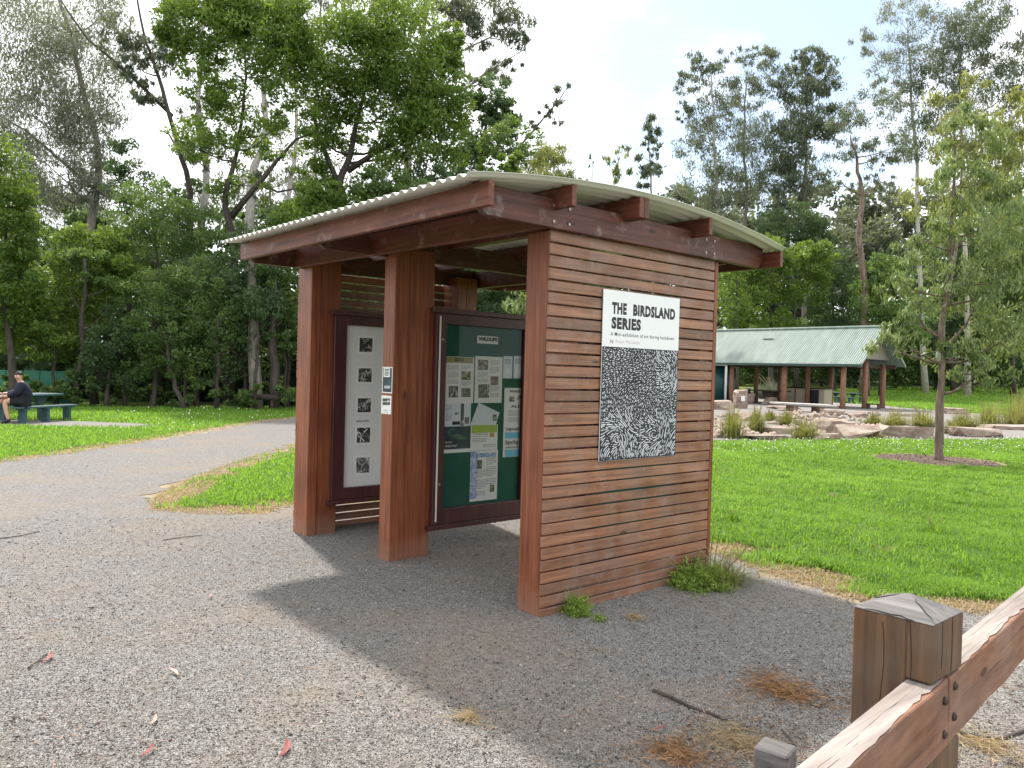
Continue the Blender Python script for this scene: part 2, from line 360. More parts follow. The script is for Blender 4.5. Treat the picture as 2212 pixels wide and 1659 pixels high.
# ================================================================== GROUND
def inpoly(P, poly):
    x, y = P[:, 0], P[:, 1]; q = np.asarray(poly)[:, :2]; r = np.zeros(len(P), bool); j = len(q) - 1
    for i in range(len(q)):
        xi, yi = q[i]; xj, yj = q[j]
        r ^= ((yi > y) != (yj > y)) & (x < (xj - xi) * (y - yi) / (yj - yi + 1e-12) + xi); j = i
    return r
def rough_outline(poly, step=.12, amp=.10):
    out_ = []; n = len(poly)
    for i in range(n):
        a = np.asarray(poly[i][:2], float); b = np.asarray(poly[(i + 1) % n][:2], float); L = np.linalg.norm(b - a); far = np.linalg.norm((a + b) / 2 - C[:2])
        m = max(1, int(L / (step * max(1, far / 7))))
        nn = np.array([-(b - a)[1], (b - a)[0]]) / (L + 1e-9)
        for k in range(m):
            f = k / m; p = a + (b - a) * f
            w = amp * (math.sin(p[0] * 2.1 + p[1] * 1.3) * .8 + math.sin(p[0] * 5.7 - p[1] * 4.1) * .5 + random.uniform(-.5, .5))
            out_.append(p + nn * w)
    return out_
def sheet(name, poly, z, m, step=.12, amp=.10):
    o = rough_outline(poly, step, amp)
    bm = bmesh.new(); vs = [bm.verts.new((p[0], p[1], float(gz(p[0], p[1])) + z)) for p in o]
    es = [bm.edges.new((vs[i], vs[(i + 1) % len(vs)])) for i in range(len(vs))]
    bmesh.ops.triangle_fill(bm, use_beauty=True, edges=es, normal=(0, 0, 1))
    me = bpy.data.meshes.new(name); bmesh.ops.recalc_face_normals(bm, faces=bm.faces)
    if sum(f.normal.z for f in bm.faces) < 0: bmesh.ops.reverse_faces(bm, faces=bm.faces)
    bm.to_mesh(me); bm.free()
    return tag(link(name, me, m), kind='structure')
# the big sheet, finer near the camera
a1 = np.concatenate([-np.geomspace(280, 70, 10), np.arange(-68, 69, 2.0), np.geomspace(70, 280, 10)])
f1 = np.concatenate([[-120, -60, -40], np.arange(-30, 110, 2.0), np.geomspace(110, 300, 12)])
XX, YY = np.meshgrid(a1, f1, indexing='ij'); px = C[0] + RT[0] * XX + FW[0] * YY; py = C[1] + RT[1] * XX + FW[1] * YY
Vg = np.stack([px, py, gz(px, py)], -1).reshape(-1, 3); na, nf = XX.shape
ii, jj = np.meshgrid(np.arange(na - 1), np.arange(nf - 1), indexing='ij'); q0 = (ii * nf + jj).ravel()
gm = npmesh('ground', Vg, np.stack([q0, q0 + nf, q0 + nf + 1, q0 + 1], 1), smooth=True)
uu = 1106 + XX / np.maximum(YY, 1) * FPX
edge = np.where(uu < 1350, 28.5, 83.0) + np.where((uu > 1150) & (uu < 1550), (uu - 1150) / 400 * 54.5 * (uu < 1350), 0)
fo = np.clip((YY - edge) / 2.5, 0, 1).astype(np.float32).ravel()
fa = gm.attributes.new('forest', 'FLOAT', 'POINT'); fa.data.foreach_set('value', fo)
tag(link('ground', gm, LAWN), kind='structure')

gravel_poly = [gp(-160, 1016), gp(0, 1000), gp(200, 972), gp(400, 938), gp(560, 913), gp(636, 904), (-21.5, 11), (-23.5, 18), (-24.5, 26), (-26, 34),
    (-20, 34), (-18, 24), (-16, 15), (-13.8, 8), gp(636, 962), gp(500, 1006), gp(400, 1050), gp(345, 1085), gp(352, 1101), gp(450, 1109), gp(560, 1108), (-4.75, .35), (-4.4, 2.3), (-3.2, 2.9), (-1.6, 2.85),
    gp(1545, 1190), gp(1640, 1224), gp(1800, 1270), gp(1850, 1288), gp(2100, 1318), gp(2212, 1322), (3.4, 3.3), (7, 4.8), (11, -3), (8, -10), (-4, -12), (-15, -9)]
gravel_poly = [np.asarray(p[:2], float) for p in gravel_poly]
def inset(poly, w):
    n = len(poly); o = []; ar = sum(poly[i][0] * poly[(i + 1) % n][1] - poly[(i + 1) % n][0] * poly[i][1] for i in range(n))
    for i in range(n):
        d = poly[(i + 1) % n] - poly[i - 1]; d = d / np.linalg.norm(d); nn = np.array([-d[1], d[0]]) * (1 if ar > 0 else -1); o.append(poly[i] + nn * w)
    return o
sheet('dry_verge', inset(gravel_poly, -.24), .004, VERGE, .07, .20)
gravel_in = inset(gravel_poly, .06)
sheet('gravel_path', gravel_in, .010, GRAV, .06, .20)
pav_poly = [gp(1440, 954), gp(1600, 954), gp(1756, 953), gp(1950, 952), gp(2212, 950), gp(2420, 951), gp(2420, 908), gp(2212, 900), gp(2043, 889), gp(1917, 877), gp(1795, 869), gp(1690, 864), (-40, 50), (-42, 38), (-30, 24)]
sheet('picnic_ground_gravel', [np.asarray(p[:2], float) for p in pav_poly], .006, GRAV2, .3, .25)
def ring(c, rx, ry, n=40, ax=RT, ay=FW): return [np.asarray(c[:2]) + rx * math.cos(2 * math.pi * k / n) * ax[:2] + ry * math.sin(2 * math.pi * k / n) * ay[:2] for k in range(n)]
YT = gp(2025, 996)
sheet('dry_ring', ring(YT, 1.62, 1.75), .004, VERGE, .12, .10)
sheet('mulch_ring', ring(YT, 1.15, 1.25), .012, MULCH, .1, .06)
TB = gp(85, 912)
sheet('worn_patch', ring(gp(110, 915), 2.6, 1.0), .005, GRAV2, .2, .2)

# grass blades -------------------------------------------------------
def blades(name, P, h, w, m, lean=.45, tint=None, kind='stuff', z0=None, label=None):
    n = len(P); a = rng.random(n) * 2 * math.pi; s = np.stack([np.cos(a), np.sin(a), 0 * a], 1); t = np.stack([-np.sin(a), np.cos(a), 0 * a], 1)
    B = np.stack([P[:, 0], P[:, 1], gz(P[:, 0], P[:, 1]) if z0 is None else z0], 1)
    h = np.broadcast_to(h, n)[:, None]; w = np.broadcast_to(w, n)[:, None]; ln = np.abs(rng.normal(0, lean, n))[:, None]
    up = np.array([0, 0, 1.]); mid = B + up * h * .6 + t * h * ln * .35; tip = B + up * h * np.maximum(.35, 1 - ln * .4) + t * h * ln
    V = np.stack([B - s * w / 2, B + s * w / 2, mid + s * w * .4, mid - s * w * .4, tip], 1).reshape(-1, 3)
    k = np.arange(n)[:, None] * 5
    F = np.concatenate([k + np.array([[0, 1, 2]]), k + np.array([[0, 2, 3]]), k + np.array([[3, 2, 4]])], 0)
    tt = np.clip(rng.normal(.5, .22, n), 0, 1) if tint is None else tint
    return tag(link(name, npmesh(name, V, F, np.repeat(tt, 5)), m), kind=kind)
def scatter_view(n, u0, u1, v0, v1, keep=None, pw=1.0):
    u = rng.uniform(u0, u1, n); v = v0 + (v1 - v0) * rng.random(n) ** pw
    r = (MR @ np.stack([(u - 1106) / FPX, -(v - 829.5) / FPX, -np.ones(n)])).T
    t = -C[2] / r[:, 2]; ok = (t > 0) & (t < 400); P = (C + r * t[:, None])[ok]
    if keep is not None: P = P[keep(P)]
    return P[:, :2]
gr_np = np.array(gravel_in); pv_np = np.array([p[:2] for p in pav_poly])
def is_lawn(P):
    m = ~inpoly(P, gr_np) & ~inpoly(P, pv_np)
    fr_ = inpoly(P, np.array(inset(gravel_poly, -.40))); m &= ~(fr_ & (np.sin(P[:, 0] * 5.3 + 2 * np.sin(P[:, 1] * 3.1)) + rng.normal(0, .6, len(P)) < .55)) & ~(inpoly(P, np.array(inset(gravel_poly, -.20))) & (rng.random(len(P)) < .8))
    m &= np.linalg.norm((P[:, :2] - YT[:2]) * np.array([1, 1.]), axis=1) > 1.25
    dd = P[:, :2] - gp(110, 915)[:2]; m &= ~(((dd @ RT[:2]) / 2.5) ** 2 + ((dd @ FW[:2]) / .95) ** 2 < 1); return m
def clump_noise(P, s=1.1):
    x, y = P[:, 0] * s, P[:, 1] * s
    return .5 + .25 * np.sin(x * 1.7 + 1.3 * np.sin(y * 1.1)) + .25 * np.sin(y * 2.3 + 1.7 * np.sin(x * .9 + 1))
Pn = scatter_view(300000, 1480, 2330, 948, 1345, is_lawn)
tc_ = Pn[rng.permutation(len(Pn))[:1500]]; tk_ = rng.integers(20, 60, len(tc_)); Pt_ = np.repeat(tc_, tk_, 0); Pt_ = Pt_ + rng.normal(0, .05, Pt_.shape); dt_ = (Pt_ - C[:2]) @ FW[:2]
blades('lawn_grass', Pt_, (.05 + .07 * rng.random(len(Pt_))) * np.repeat(rng.uniform(.5, 1.25, len(tc_)), tk_), .0032 + .0007 * dt_, PAL['grass'], .8, np.clip(np.repeat(rng.uniform(0, .8, len(tc_)), tk_) + rng.normal(0, .2, len(Pt_)), 0, 1))
dn = (Pn - C[:2]) @ FW[:2]; cn = clump_noise(Pn); cn2 = clump_noise(Pn + 7, 3.1)
blades('lawn_grass', Pn, (.016 + .085 * cn * cn2 + .025 * rng.random(len(Pn))) * (1 + dn * .03), .0028 + .00075 * dn, PAL['grass'], .75, np.clip(-.05 + .45 * cn2 * cn + .60 * clump_noise(Pn + 3, .7) + .2 * clump_noise(Pn + 11, 2.3) + rng.normal(0, .24, len(Pn)), 0, 1))
Pl = scatter_view(70000, -80, 660, 880, 1110, is_lawn); dl = (Pl - C[:2]) @ FW[:2]
blades('lawn_grass', Pl, .03 + .05 * rng.random(len(Pl)) + .0012 * dl, .006 + .0011 * dl, PAL['grass'], .6)
Pf = scatter_view(26000, 1780, 2330, 858, 900, is_lawn); df = (Pf - C[:2]) @ FW[:2]
blades('lawn_grass', Pf, .06 + .0015 * df, .02 + .0011 * df, PAL['grass'], .6)
Pth = Pn[(rng.random(len(Pn)) < .10) & (clump_noise(Pn + 5, 1.7) + rng.normal(0, .12, len(Pn)) > .62)]; dth = (Pth - C[:2]) @ FW[:2]
blades('dry_grass', Pth, .03 + .035 * rng.random(len(Pth)), .0028 + .0007 * dth, PAL['dry'], 1.1)
# dead blades along the gravel edge
def near_edge(P, lo=-.52, hi=-.12):
    o = inpoly(P, np.array(inset(gravel_poly, hi + .26))); return inpoly(P, np.array(inset(gravel_poly, lo))) & ~o
Pd = np.concatenate([scatter_view(60000, 1500, 2330, 1150, 1420, near_edge), scatter_view(60000, -60, 660, 895, 1130, near_edge)])
dd_ = (Pd - C[:2]) @ FW[:2]
blades('dry_grass', Pd, .018 + .03 * rng.random(len(Pd)), .003 + .0008 * dd_, PAL['dry'], 1.2)
# tiny clover flowers
Pc = scatter_view(2600, 1545, 2330, 950, 985, is_lawn, 1.6)[:520]; Pc2 = scatter_view(500, 250, 620, 885, 935, is_lawn)[:70]
Pc = np.concatenate([Pc, Pc2]); dc = ((Pc - C[:2]) @ FW[:2])
pc3 = np.concatenate([Pc, (.07 + .05 * rng.random(len(Pc)))[:, None]], 1)
V, F, t = leaves(np.repeat(pc3, 2, 0), rng.normal(size=(2 * len(pc3), 3)) * np.array([1, 1, .4]), np.repeat(.0016 * dc + .004, 2), np.repeat(.0013 * dc + .003, 2), np.ones(2 * len(pc3)))
tag(link('clover_flowers', npmesh('clover_flowers', V, F, t), plain('white_petals', (.78, .78, .72))), kind='stuff')
# loose stones in the gravel
def stones(name, P, r, z, m, tint):
    n = len(P); o = np.array([[1, 0, 0], [0, 1, 0], [-1, 0, 0], [0, -1, 0], [0, 0, .75], [0, 0, -.5]])
    A = rng.random(n) * 6.28; ca, sa = np.cos(A), np.sin(A); sc = rng.uniform(.6, 1.25, (n, 6, 1)) * r[:, None, None]
    q = o[None] * sc; X = q[..., 0] * ca[:, None] - q[..., 1] * sa[:, None]; Y = q[..., 0] * sa[:, None] + q[..., 1] * ca[:, None]; Y = Y * rng.uniform(.6, 1, (n, 1))
    V = np.stack([X + P[:, :1], Y + P[:, 1:2], q[..., 2] + z[:, None]], -1).reshape(-1, 3)
    f = np.array([[0, 1, 4], [1, 2, 4], [2, 3, 4], [3, 0, 4], [1, 0, 5], [2, 1, 5], [3, 2, 5], [0, 3, 5]])
    F = (np.arange(n)[:, None, None] * 6 + f[None]).reshape(-1, 3)
    return tag(link(name, npmesh(name, V, F, np.repeat(tint, 6)), m), kind='stuff')
in_gr = lambda P: inpoly(P, gr_np)
Ps = scatter_view(85000, -60, 2280, 1120, 1720, in_gr)
ds = np.linalg.norm(Ps - C[:2], axis=1)
stones('gravel_stones', Ps, rng.uniform(.0018, .0056, len(Ps)) * np.where(rng.random(len(Ps)) < .03, 2., 1) * (1 + .06 * ds), np.full(len(Ps), .011), PEB, np.clip(rng.normal(.42, .32, len(Ps)), 0, 1))
# bark flakes and dead leaves lying about
Pb = np.concatenate([scatter_view(2600, -40, 2240, 1000, 1680, lambda P: in_gr(P) & (clump_noise(P, 1.9) + rng.normal(0, .2, len(P)) > .5)), scatter_view(1200, 1480, 2200, 1190, 1420, near_edge), scatter_view(2500, 1330, 2240, 1480, 1700, lambda P: clump_noise(P, 2.6) > .55), scatter_view(1500, 1900, 2150, 980, 1015, lambda P: np.linalg.norm(P[:, :2] - YT[:2], axis=1) < 1.2)])
db = np.linalg.norm(Pb - C[:2], axis=1)
Dv = rng.normal(size=(len(Pb), 3)); Dv[:, 2] *= .08
V, F, t = leaves(np.concatenate([Pb, np.full((len(Pb), 1), .018)], 1), Dv, rng.uniform(.02, .055, len(Pb)) * (.7 + .04 * db), rng.uniform(.004, .010, len(Pb)) * (.7 + .06 * db), rng.random(len(Pb)))
tag(link('bark_litter', npmesh('bark_litter', V, F, t), leafmat('litter', (.06, .035, .025), (.34, .23, .16), .8, 0)), kind='stuff')

# ================================================================== THE SHELTER
shel = empty('information_shelter', (-1.55, .9, 0), 'open red brown timber shelter with a gently arched corrugated roof on the gravel', 'shelter')
zr = lambda y: 2.822 - .0525 * (y - .77) ** 2
XL, XR, XM0, XM1 = -3.335, .245, -1.985, -1.82       # roof ends, middle wall faces
LX0, LX1 = -3.363, -3.09                             # left wall
# posts (front pair, deep board behind, rear pair) for the three walls
def post(x0, x1, y0, y1, z1=2.60, nm='post'):
    MB().box(x0, x1, y0, y1, -.3, z1, random.uniform(.4, .7)).build(nm, WZ, shel, .005)
for x0, x1, y0 in ((LX0, LX1, -.10), (XM0, XM1, 0), (-.226, -.021, .002)):
    post(x0, x1, y0, y0 + .095 + (.045 if x0 == XM0 else 0), 2.524 if x0 == -.226 else 2.60)
    post(x0 + .02, x1 - .008, y0 + .10 + (.045 if x0 == XM0 else 0), y0 + .40 if x0 == XM0 else y0 + .31, 2.60)
    yr = 1.60 if x0 != -.226 else 1.68
    post(x0 + .02, x1, yr, yr + .125); post(x0, x1 - .004, yr + .128, 1.87, 2.60)
# beams along the walls, chamfered at both lower ends
def beam(x0, x1, nm='wall_beam'):
    pr = [(-.655, 2.71), (-.655, 2.59), (-.585, 2.525), (2.36, 2.525), (2.425, 2.585), (2.425, 2.71)]
    return MB().prism(pr, 0, x0, x1, .45).build(nm, WY, shel, .004)
br = beam(.003, .055); beam(-3.30, -3.25); beam(-1.985, -1.935)
BOLT = plain('galvanised_bolt', (.34, .31, .29), .5, .6)
for y in (.06, .20, 1.70, 1.81):
    for z in (2.565, 2.665): MB().tube([(.053, y - .09, z), (.061, y - .09, z)], .011, 8).build('bolt', BOLT, br)
# cross beams and roof purlins
def cross(nm, y0, y1, z0, z1, x0, x1, t=.5): return MB().box(x0, x1, y0, y1, z0, z1, t).build(nm, WX, shel, .004)
MB().prism([(-3.248, -.20), (.001, -.085), (.001, -.035), (-3.248, -.15)], 2, 2.522, 2.70, .55).build('cross_beam', WX, shel, .004); cross('cross_beam', 1.93, 1.98, 2.515, 2.69, -3.248, .001, .35)
cross('fascia', -.70, -.657, 2.542, 2.686, -3.30, .215, .62); cross('fascia', 2.428, 2.472, 2.53, 2.66, -3.30, .215, .4)
for y0, y1, h in ((-.03, .012, .135), (.620, .668, .14), (.671, .719, .14), (1.42, 1.465, .13)):
    zt = zr((y0 + y1) / 2) - .012; cross('purlin', y0, y1, zt - h, zt, -3.29, .216, random.uniform(.2, .6))
# corrugated sheet: a wave across x, a shallow arch along y
nx = 37 * 10 + 1; ys = np.linspace(-.865, 2.46, 30); xs = np.linspace(XL, XR, nx); wv = .0125 * np.cos(np.linspace(0, 37 * 2 * math.pi, nx))
top = np.stack([np.repeat(xs, 30), np.tile(ys, nx), np.repeat(wv, 30) + np.tile(zr(ys), nx) + .002], 1)
bot = top - np.array([0, 0, .0022]); q = (np.arange(nx - 1)[:, None] * 30 + np.arange(29)[None]).ravel(); n0 = len(top)
Ft = np.stack([q, q + 30, q + 31, q + 1], 1); Fb = np.stack([q, q + 1, q + 31, q + 30], 1) + n0
e0 = np.arange(nx - 1) * 30; Fe = np.stack([e0, e0 + n0, e0 + 30 + n0, e0 + 30], 1); e1 = e0 + 29; Fe2 = np.stack([e1, e1 + 30, e1 + 30 + n0, e1 + n0], 1)
g0 = np.arange(29); Fs = np.stack([g0, g0 + 1, g0 + 1 + n0, g0 + n0], 1); g1 = g0 + (nx - 1) * 30; Fs2 = np.stack([g1, g1 + n0, g1 + 1 + n0, g1 + 1], 1)
mt, t_, b_, o_ = mat('cream_roof_sheet'); v_ = mapping(t_, (1, 1, 1))
cc_ = mixc(t_, noise(t_, v_, 3, 6), (.60, .60, .55), (.74, .74, .68)); t_.links.new(cc_, b_.inputs['Base Color']); b_.inputs['Roughness'].default_value = .38; b_.inputs['Specular IOR Level'].default_value = .5
link('roof_sheet', npmesh('roof_sheet', np.concatenate([top, bot]), np.concatenate([Ft, Fb, Fe, Fe2, Fs, Fs2]), smooth=True), mt, shel)
# slatted outer walls
Z1, PT = 2.444, .0794
def slats(nm, x0, x1, y0, y1, mm):
    b = MB()
    for k in range(32):
        zt = Z1 - PT * (k - 1) - .0058 if k else 2.5235; zb = Z1 - PT * k + .0058 if k else Z1 + .0058
        zb += rng.normal(0, .0012); zt += rng.normal(0, .0012)
        if k == 31: zb = -.08
        b.box(x0 + rng.uniform(-.0015, .0015), x1 + rng.uniform(-.003, .001), y0 + rng.uniform(-.003, .003), y1 + rng.uniform(-.003, .003), zb, zt, float(np.clip(rng.normal(.5, .22), 0, 1)))
    return b.build(nm, mm, shel, .0025)
slats('slat_wall', -.0205, 0, .004, 1.822, WSL); slats('slat_wall', LX0 - .022, LX0 - .001, -.09, 1.86, WSL)
MB().box(-.020, .001, 1.826, 1.868, -.1, 2.522, .45).build('corner_board', WZ, shel, .003)
# ---- cabinets on the walls
def cabinet(label, xf, xb, y0, y1, z0, z1, ins, board, door=.0):
    o = empty('notice_cabinet', ((xf + xb) / 2, (y0 + y1) / 2, z0), label, 'notice board')
    b = MB(); l, r_, bt, tp = ins; x = xf
    for (a0, a1, c0, c1) in ((y0, y0 + l, z0, z1), (y1 - r_, y1, z0, z1), (y0 + l, y1 - r_, z0, z0 + bt), (y0 + l, y1 - r_, z1 - tp, z1)):
        b.box(xb, xf, a0, a1, c0, c1, .5)
    b.build('frame', WFR, o, .004)
    MB().box(xf - .055, xf + .012, y0 - .04, y1 + .03, z1 + .002, z1 + .045, .7).build('top_board', WFR, o, .003)
    MB().box(xf - .055, xf + .010, y0 - .04, y1 + .03, z0 - .043, z0 - .002, .6).build('sill', WFR, o, .003)
    MB().box(xb + .004, xf - .045, y0 + l - .004, y1 - r_ + .004, z0 + bt - .004, z1 - tp + .004).build('backing', board, o)
    return o
GREEN = plain('green_felt', (.010, .085, .060), .85, var=.35, sc=5); WHITEB = plain('white_board', (.66, .66, .66), .5, var=.05)
XG = -1.782
cw = cabinet('deep red framed glazed cabinet with green backing hung between middle posts', XG, -1.93, .40, 1.50, .27, 2.085, (.11, .09, .135, .09), GREEN)
MB().box(XG - .005, XG + .006, .428, .442, .30, 2.06, .9).build('edge_strip', plain('cream_strip', (.62, .58, .52), .5), cw)
for z in (1.86, .62): MB().tube([(XG, .465, z), (XG + .006, .465, z)], .012, 10).build('lock', plain('brass_lock', (.30, .25, .18), .4, .7), cw)
gm_, gt, gb, go = mat('cabinet_glass'); gl = N(gt, 'ShaderNodeBsdfGlossy'); gl.inputs['Roughness'].default_value = .02; trn = N(gt, 'ShaderNodeBsdfTransparent')
fr = N(gt, 'ShaderNodeFresnel'); fr.inputs[0].default_value = 1.17; gx = N(gt, 'ShaderNodeMixShader')
gh = N(gt, 'ShaderNodeMath', operation='MULTIPLY'); gh.inputs[1].default_value = .8; gt.links.new(fr.outputs[0], gh.inputs[0]); gt.links.new(gh.outputs[0], gx.inputs[0]); gt.links.new(trn.outputs[0], gx.inputs[1]); gt.links.new(gl.outputs[0], gx.inputs[2]); gt.links.new(gx.outputs[0], go.inputs[0])
MB().box(XG - .026, XG - .022, .505, 1.415, .40, 2.00).build('glass', gm_, cw)
XC = LX1 + .03
def ony(u, v, X): return on(u, v, 0, X)
e_ = lambda x, y: ((1050 + x * .4295) / 1.736, (900 + y * .4295) / 1.736)
g_ = lambda x, y: ((1050 + x * .4295) / 1.736, (1500 + y * .4295) / 1.736)
h_ = lambda x, y: ((1600 + x * .4219) / 1.736, (1200 + y * .4219) / 1.736)
wtl = ony(*e_(590, 740), XC); wbl = ony(*g_(555, 770), XC); ftl = ony(*e_(460, 632), XC)
cl_ = cabinet('deep red framed cabinet with white display panel on the left slatted wall', XC, LX0 + .02, float(ftl[1]) + .03, 1.45, float(wbl[2]) - .11, float(wtl[2]) + .085, (float(wtl[1] - ftl[1]) - .03, .12, .11, .085), WHITEB)
cr_ = cabinet('dark cabinet backing the inner side of the slatted wall with big poster', -.24, -.03, .42, 1.46, .28, 2.13, (.1, .1, .1, .1), GREEN)
cr_.rotation_euler = (0, 0, 0)

# ---- prints and notices
PAPER = plain('white_paper', (.72, .72, .70), .6, var=.04); PAPER2 = plain('cool_paper', (.60, .64, .70), .5, var=.08); INK = plain('black_ink', (.015, .015, .017), .6); GINK = plain('grey_print', (.22, .22, .22), .7)
def photomat(name, a, b, c, sc):
    m, t, bs, o = mat(name); v = mapping(t, (1, 1, 1)); n = noise(t, v, sc, 6, .7)
    t.links.new(ramp(t, n, [(.42, a), (.53, b), (.62, c)]), bs.inputs['Base Color']); bs.inputs['Roughness'].default_value = .5; return m
BWP = photomat('monochrome_print', (.012, .012, .012), (.05, .05, .05), (.42, .42, .42), 17); GBP = photomat('grey_print_photo', (.05, .05, .05), (.12, .12, .12), (.5, .5, .5), 15)
NAT = photomat('nature_photo', (.05, .06, .02), (.20, .17, .08), (.45, .42, .32), 30); NAT2 = photomat('animal_photo', (.04, .035, .03), (.16, .14, .12), (.55, .52, .48), 34)
def sheetx(nm, X, p0, p1, m, th=.0012, label=None, cat=None, parent=None, corners=None):
    """thin paper standing in plane x=X, facing +x; p0 upper left (y,z), p1 lower right"""
    q = corners or [(p0[0], p0[1]), (p1[0], p0[1]), (p1[0], p1[1]), (p0[0], p1[1])]
    o = MB().prism([(float(a), float(b)) for a, b in q], 0, X, X + th).build(nm, m, parent)
    if label: tag(o, label, cat)
    return o
def lines(X, y0, y1, z0, z1, n, parent, m=None, h=.38):
    b = MB(); p = (z1 - z0) / n
    for k in range(n):
        if k % 7 == 5: continue
        y = y0
        while y < y1 - .004:
            w = random.uniform(.012, .035); b.box(X, X + .0004, y, min(y + w, y1 * 1.0) if k % 7 != 4 else min(y + w, y0 + (y1 - y0) * .6), z1 - p * k - p * h, z1 - p * k); y += w + .006
            if k % 7 == 4 and y > y0 + (y1 - y0) * .6: break
    b.build('text_lines', m or GINK, parent)
Xp = XC - .043
pl_ = [(e_(694, 853), e_(803, 980), 'tree fork'), (e_(685, 1119), e_(797, 1240), 'branching pale lines'), (e_(678, 1382), e_(790, 1503), 'scattered pale specks'), (g_(672, 243), g_(783, 370), 'thick white curving strokes'), (g_(665, 505), g_(777, 632), 'lighter grey ground with curved lines')]
PL = ['topmost small black print on the white display panel', 'second small dark print down with thin branching pale lines', 'small dark print just above the caption on the white panel', 'small print with bold white curves just below the caption', 'lowest paler grey print on the white display panel']
for k, (a, b, _) in enumerate(pl_):
    A = ony(*a, Xp); B = ony(*b, Xp); mg = .022
    f = sheetx('framed_print', Xp, (A[1] - mg, A[2] + mg), (B[1] + mg, B[2] - mg), PAPER, .004, PL[k], 'print')
    sheetx('picture', Xp + .0042, (A[1], A[2]), (B[1], B[2]), GBP if k == 4 else BWP, .0006, parent=f)
    sb = MB(); 
    for s in range({0: 6, 1: 7, 2: 26, 3: 6, 4: 5}[k]):
        cy, cz = random.uniform(A[1], B[1]), random.uniform(B[2], A[2]); an = random.uniform(0, 6.28); L = {2: .012}.get(k, random.uniform(.04, .11)); cu_ = random.uniform(-14, 14)
        pts = []
        for i in range(7):
            f_ = i / 6 * L; yy = cy + math.cos(an + cu_ * f_) * f_; zz = cz + math.sin(an + cu_ * f_) * f_
            pts.append((min(max(yy, A[1] + .003), B[1] - .003), min(max(zz, B[2] + .003), A[2] - .003)))
        hw = {3: .005, 4: .002}.get(k, .0015); sb = MB()
        for p, q in zip(pts[:-1], pts[1:]):
            d = np.array(q) - p; ln = np.linalg.norm(d)
            if ln < 1e-5: continue
            n_ = np.array([-d[1], d[0]]) / ln * hw; x_ = Xp + .0052
            sb.add([(x_, *(np.array(p) + n_)), (x_, *(np.array(p) - n_)), (x_, *(np.array(q) - n_)), (x_, *(np.array(q) + n_))], [(0, 1, 2, 3)])
        if sb.v: sb.build('stroke', PAPER, f)
tA = ony(*e_(664, 1590), Xp + .002); tB = ony(*e_(778, 1590), Xp + .002)
textmesh('caption', 'AERIAL SERIES', .026, INK, cl_, tA, (0, 1, 0), (0, 0, 1), fit=float(tB[1] - tA[1]))
# notices behind the cabinet glass
Xn = -1.8255
def H(x, y): p = ony(*h_(x, y), Xn); return (float(p[1]), float(p[2]))
def notice(a, b, label, m=PAPER, **k): return sheetx('paper_notice', Xn, H(*a), H(*b), m, label=label, cat='notice', **k)
def sub(nm, a, b, m, par, off=.0013): return sheetx(nm, Xn + off, H(*a), H(*b), m, .0003, parent=par)
def txt(body, a, b, par, m=INK, bold=0., hgt=None, off=.0017):
    p, q = H(*a), H(*b); return textmesh('lettering', body, hgt or (p[1] - q[1]) * 1.38, m, par, (Xn + off, p[0], q[1]), (0, 1, 0), (0, 0, 1), fit=q[0] - p[0], bold=bold)
o = notice((450, 138), (634, 217), 'small white WILDLIFE title card at the top of the green board'); txt('WILDLIFE', (458, 150), (628, 190), o, bold=.0032)
KH = plain('khaki_band', (.30, .27, .12), .6); LIME = plain('lime_band', (.33, .44, .06), .6); SKYB = plain('sky_blue_band', (.16, .47, .66), .6); NAVY = photomat('dark_teal_photo', (.008, .016, .028), (.012, .035, .05), (.03, .10, .10), 7); BLUE = photomat('blue_margin', (.15, .25, .5), (.35, .45, .62), (.55, .62, .72), 20)
o = notice((168, 322), (412, 738), 'white page under a khaki heading band, upper left of the green board')
sub('heading_band', (172, 325), (410, 387), KH, o); sub('photo', (306, 455), (389, 533), NAT, o); sub('photo', (196, 586), (277, 688), NAT2, o); sub('photo', (306, 605), (388, 684), NAT2, o)
for a, b, n in (((190, 398), (280, 572), 17), ((306, 398), (390, 445), 5), ((306, 545), (388, 592), 5)):
    p, q = H(*a), H(*b); lines(Xn + .0013, p[0], q[0], q[1], p[1], n, o)
p, q = H(250, 338), H(332, 376); lines(Xn + .0017, p[0], q[0], q[1], p[1], 2, o, INK, .6)
o = notice((433, 320), (664, 736), 'white page with three animal photos beside the khaki headed page')
sub('photo', (456, 352), (544, 447), NAT, o); sub('photo', (568, 500), (635, 580), photomat('reddish_photo', (.06, .05, .03), (.22, .14, .11), (.4, .28, .24), 26), o); sub('photo', (460, 570), (554, 692), NAT2, o)
for a, b, n in (((565, 358), (645, 490), 13), ((456, 460), (542, 560), 9), ((565, 590), (645, 690), 10)):
    p, q = H(*a), H(*b); lines(Xn + .0013, p[0], q[0], q[1], p[1], n, o)
for x0, x1, lb in ((683, 758, 'narrow pale blue leaflet left of its twin near the post'), (775, 850, 'narrow pale blue leaflet nearest the big corner post')):
    o = notice((x0, 320), (x1, 520), lb, PAPER2); p, q = H(x0 + 10, 345), H(x1 - 8, 395); lines(Xn + .0013, p[0], q[0], q[1], p[1], 4, o, GINK, .55); sub('drawing', (x0 + 20, 425), (x0 + 60, 480), PAPER, o)
o = notice((692, 603), (905, 1205), 'tall WANTED ALIVE poster with two blue bands, partly behind the corner post')
txt('WANTED', (735, 622), (890, 645), o, bold=.001); txt('ALIVE', (748, 755), (872, 777), o, bold=.001); sub('photo', (735, 680), (780, 725), GBP, o); sub('photo', (805, 672), (850, 705), GBP, o)
sub('blue_band', (694, 1000), (903, 1046), SKYB, o); sub('blue_band', (694, 1153), (903, 1203), SKYB, o)
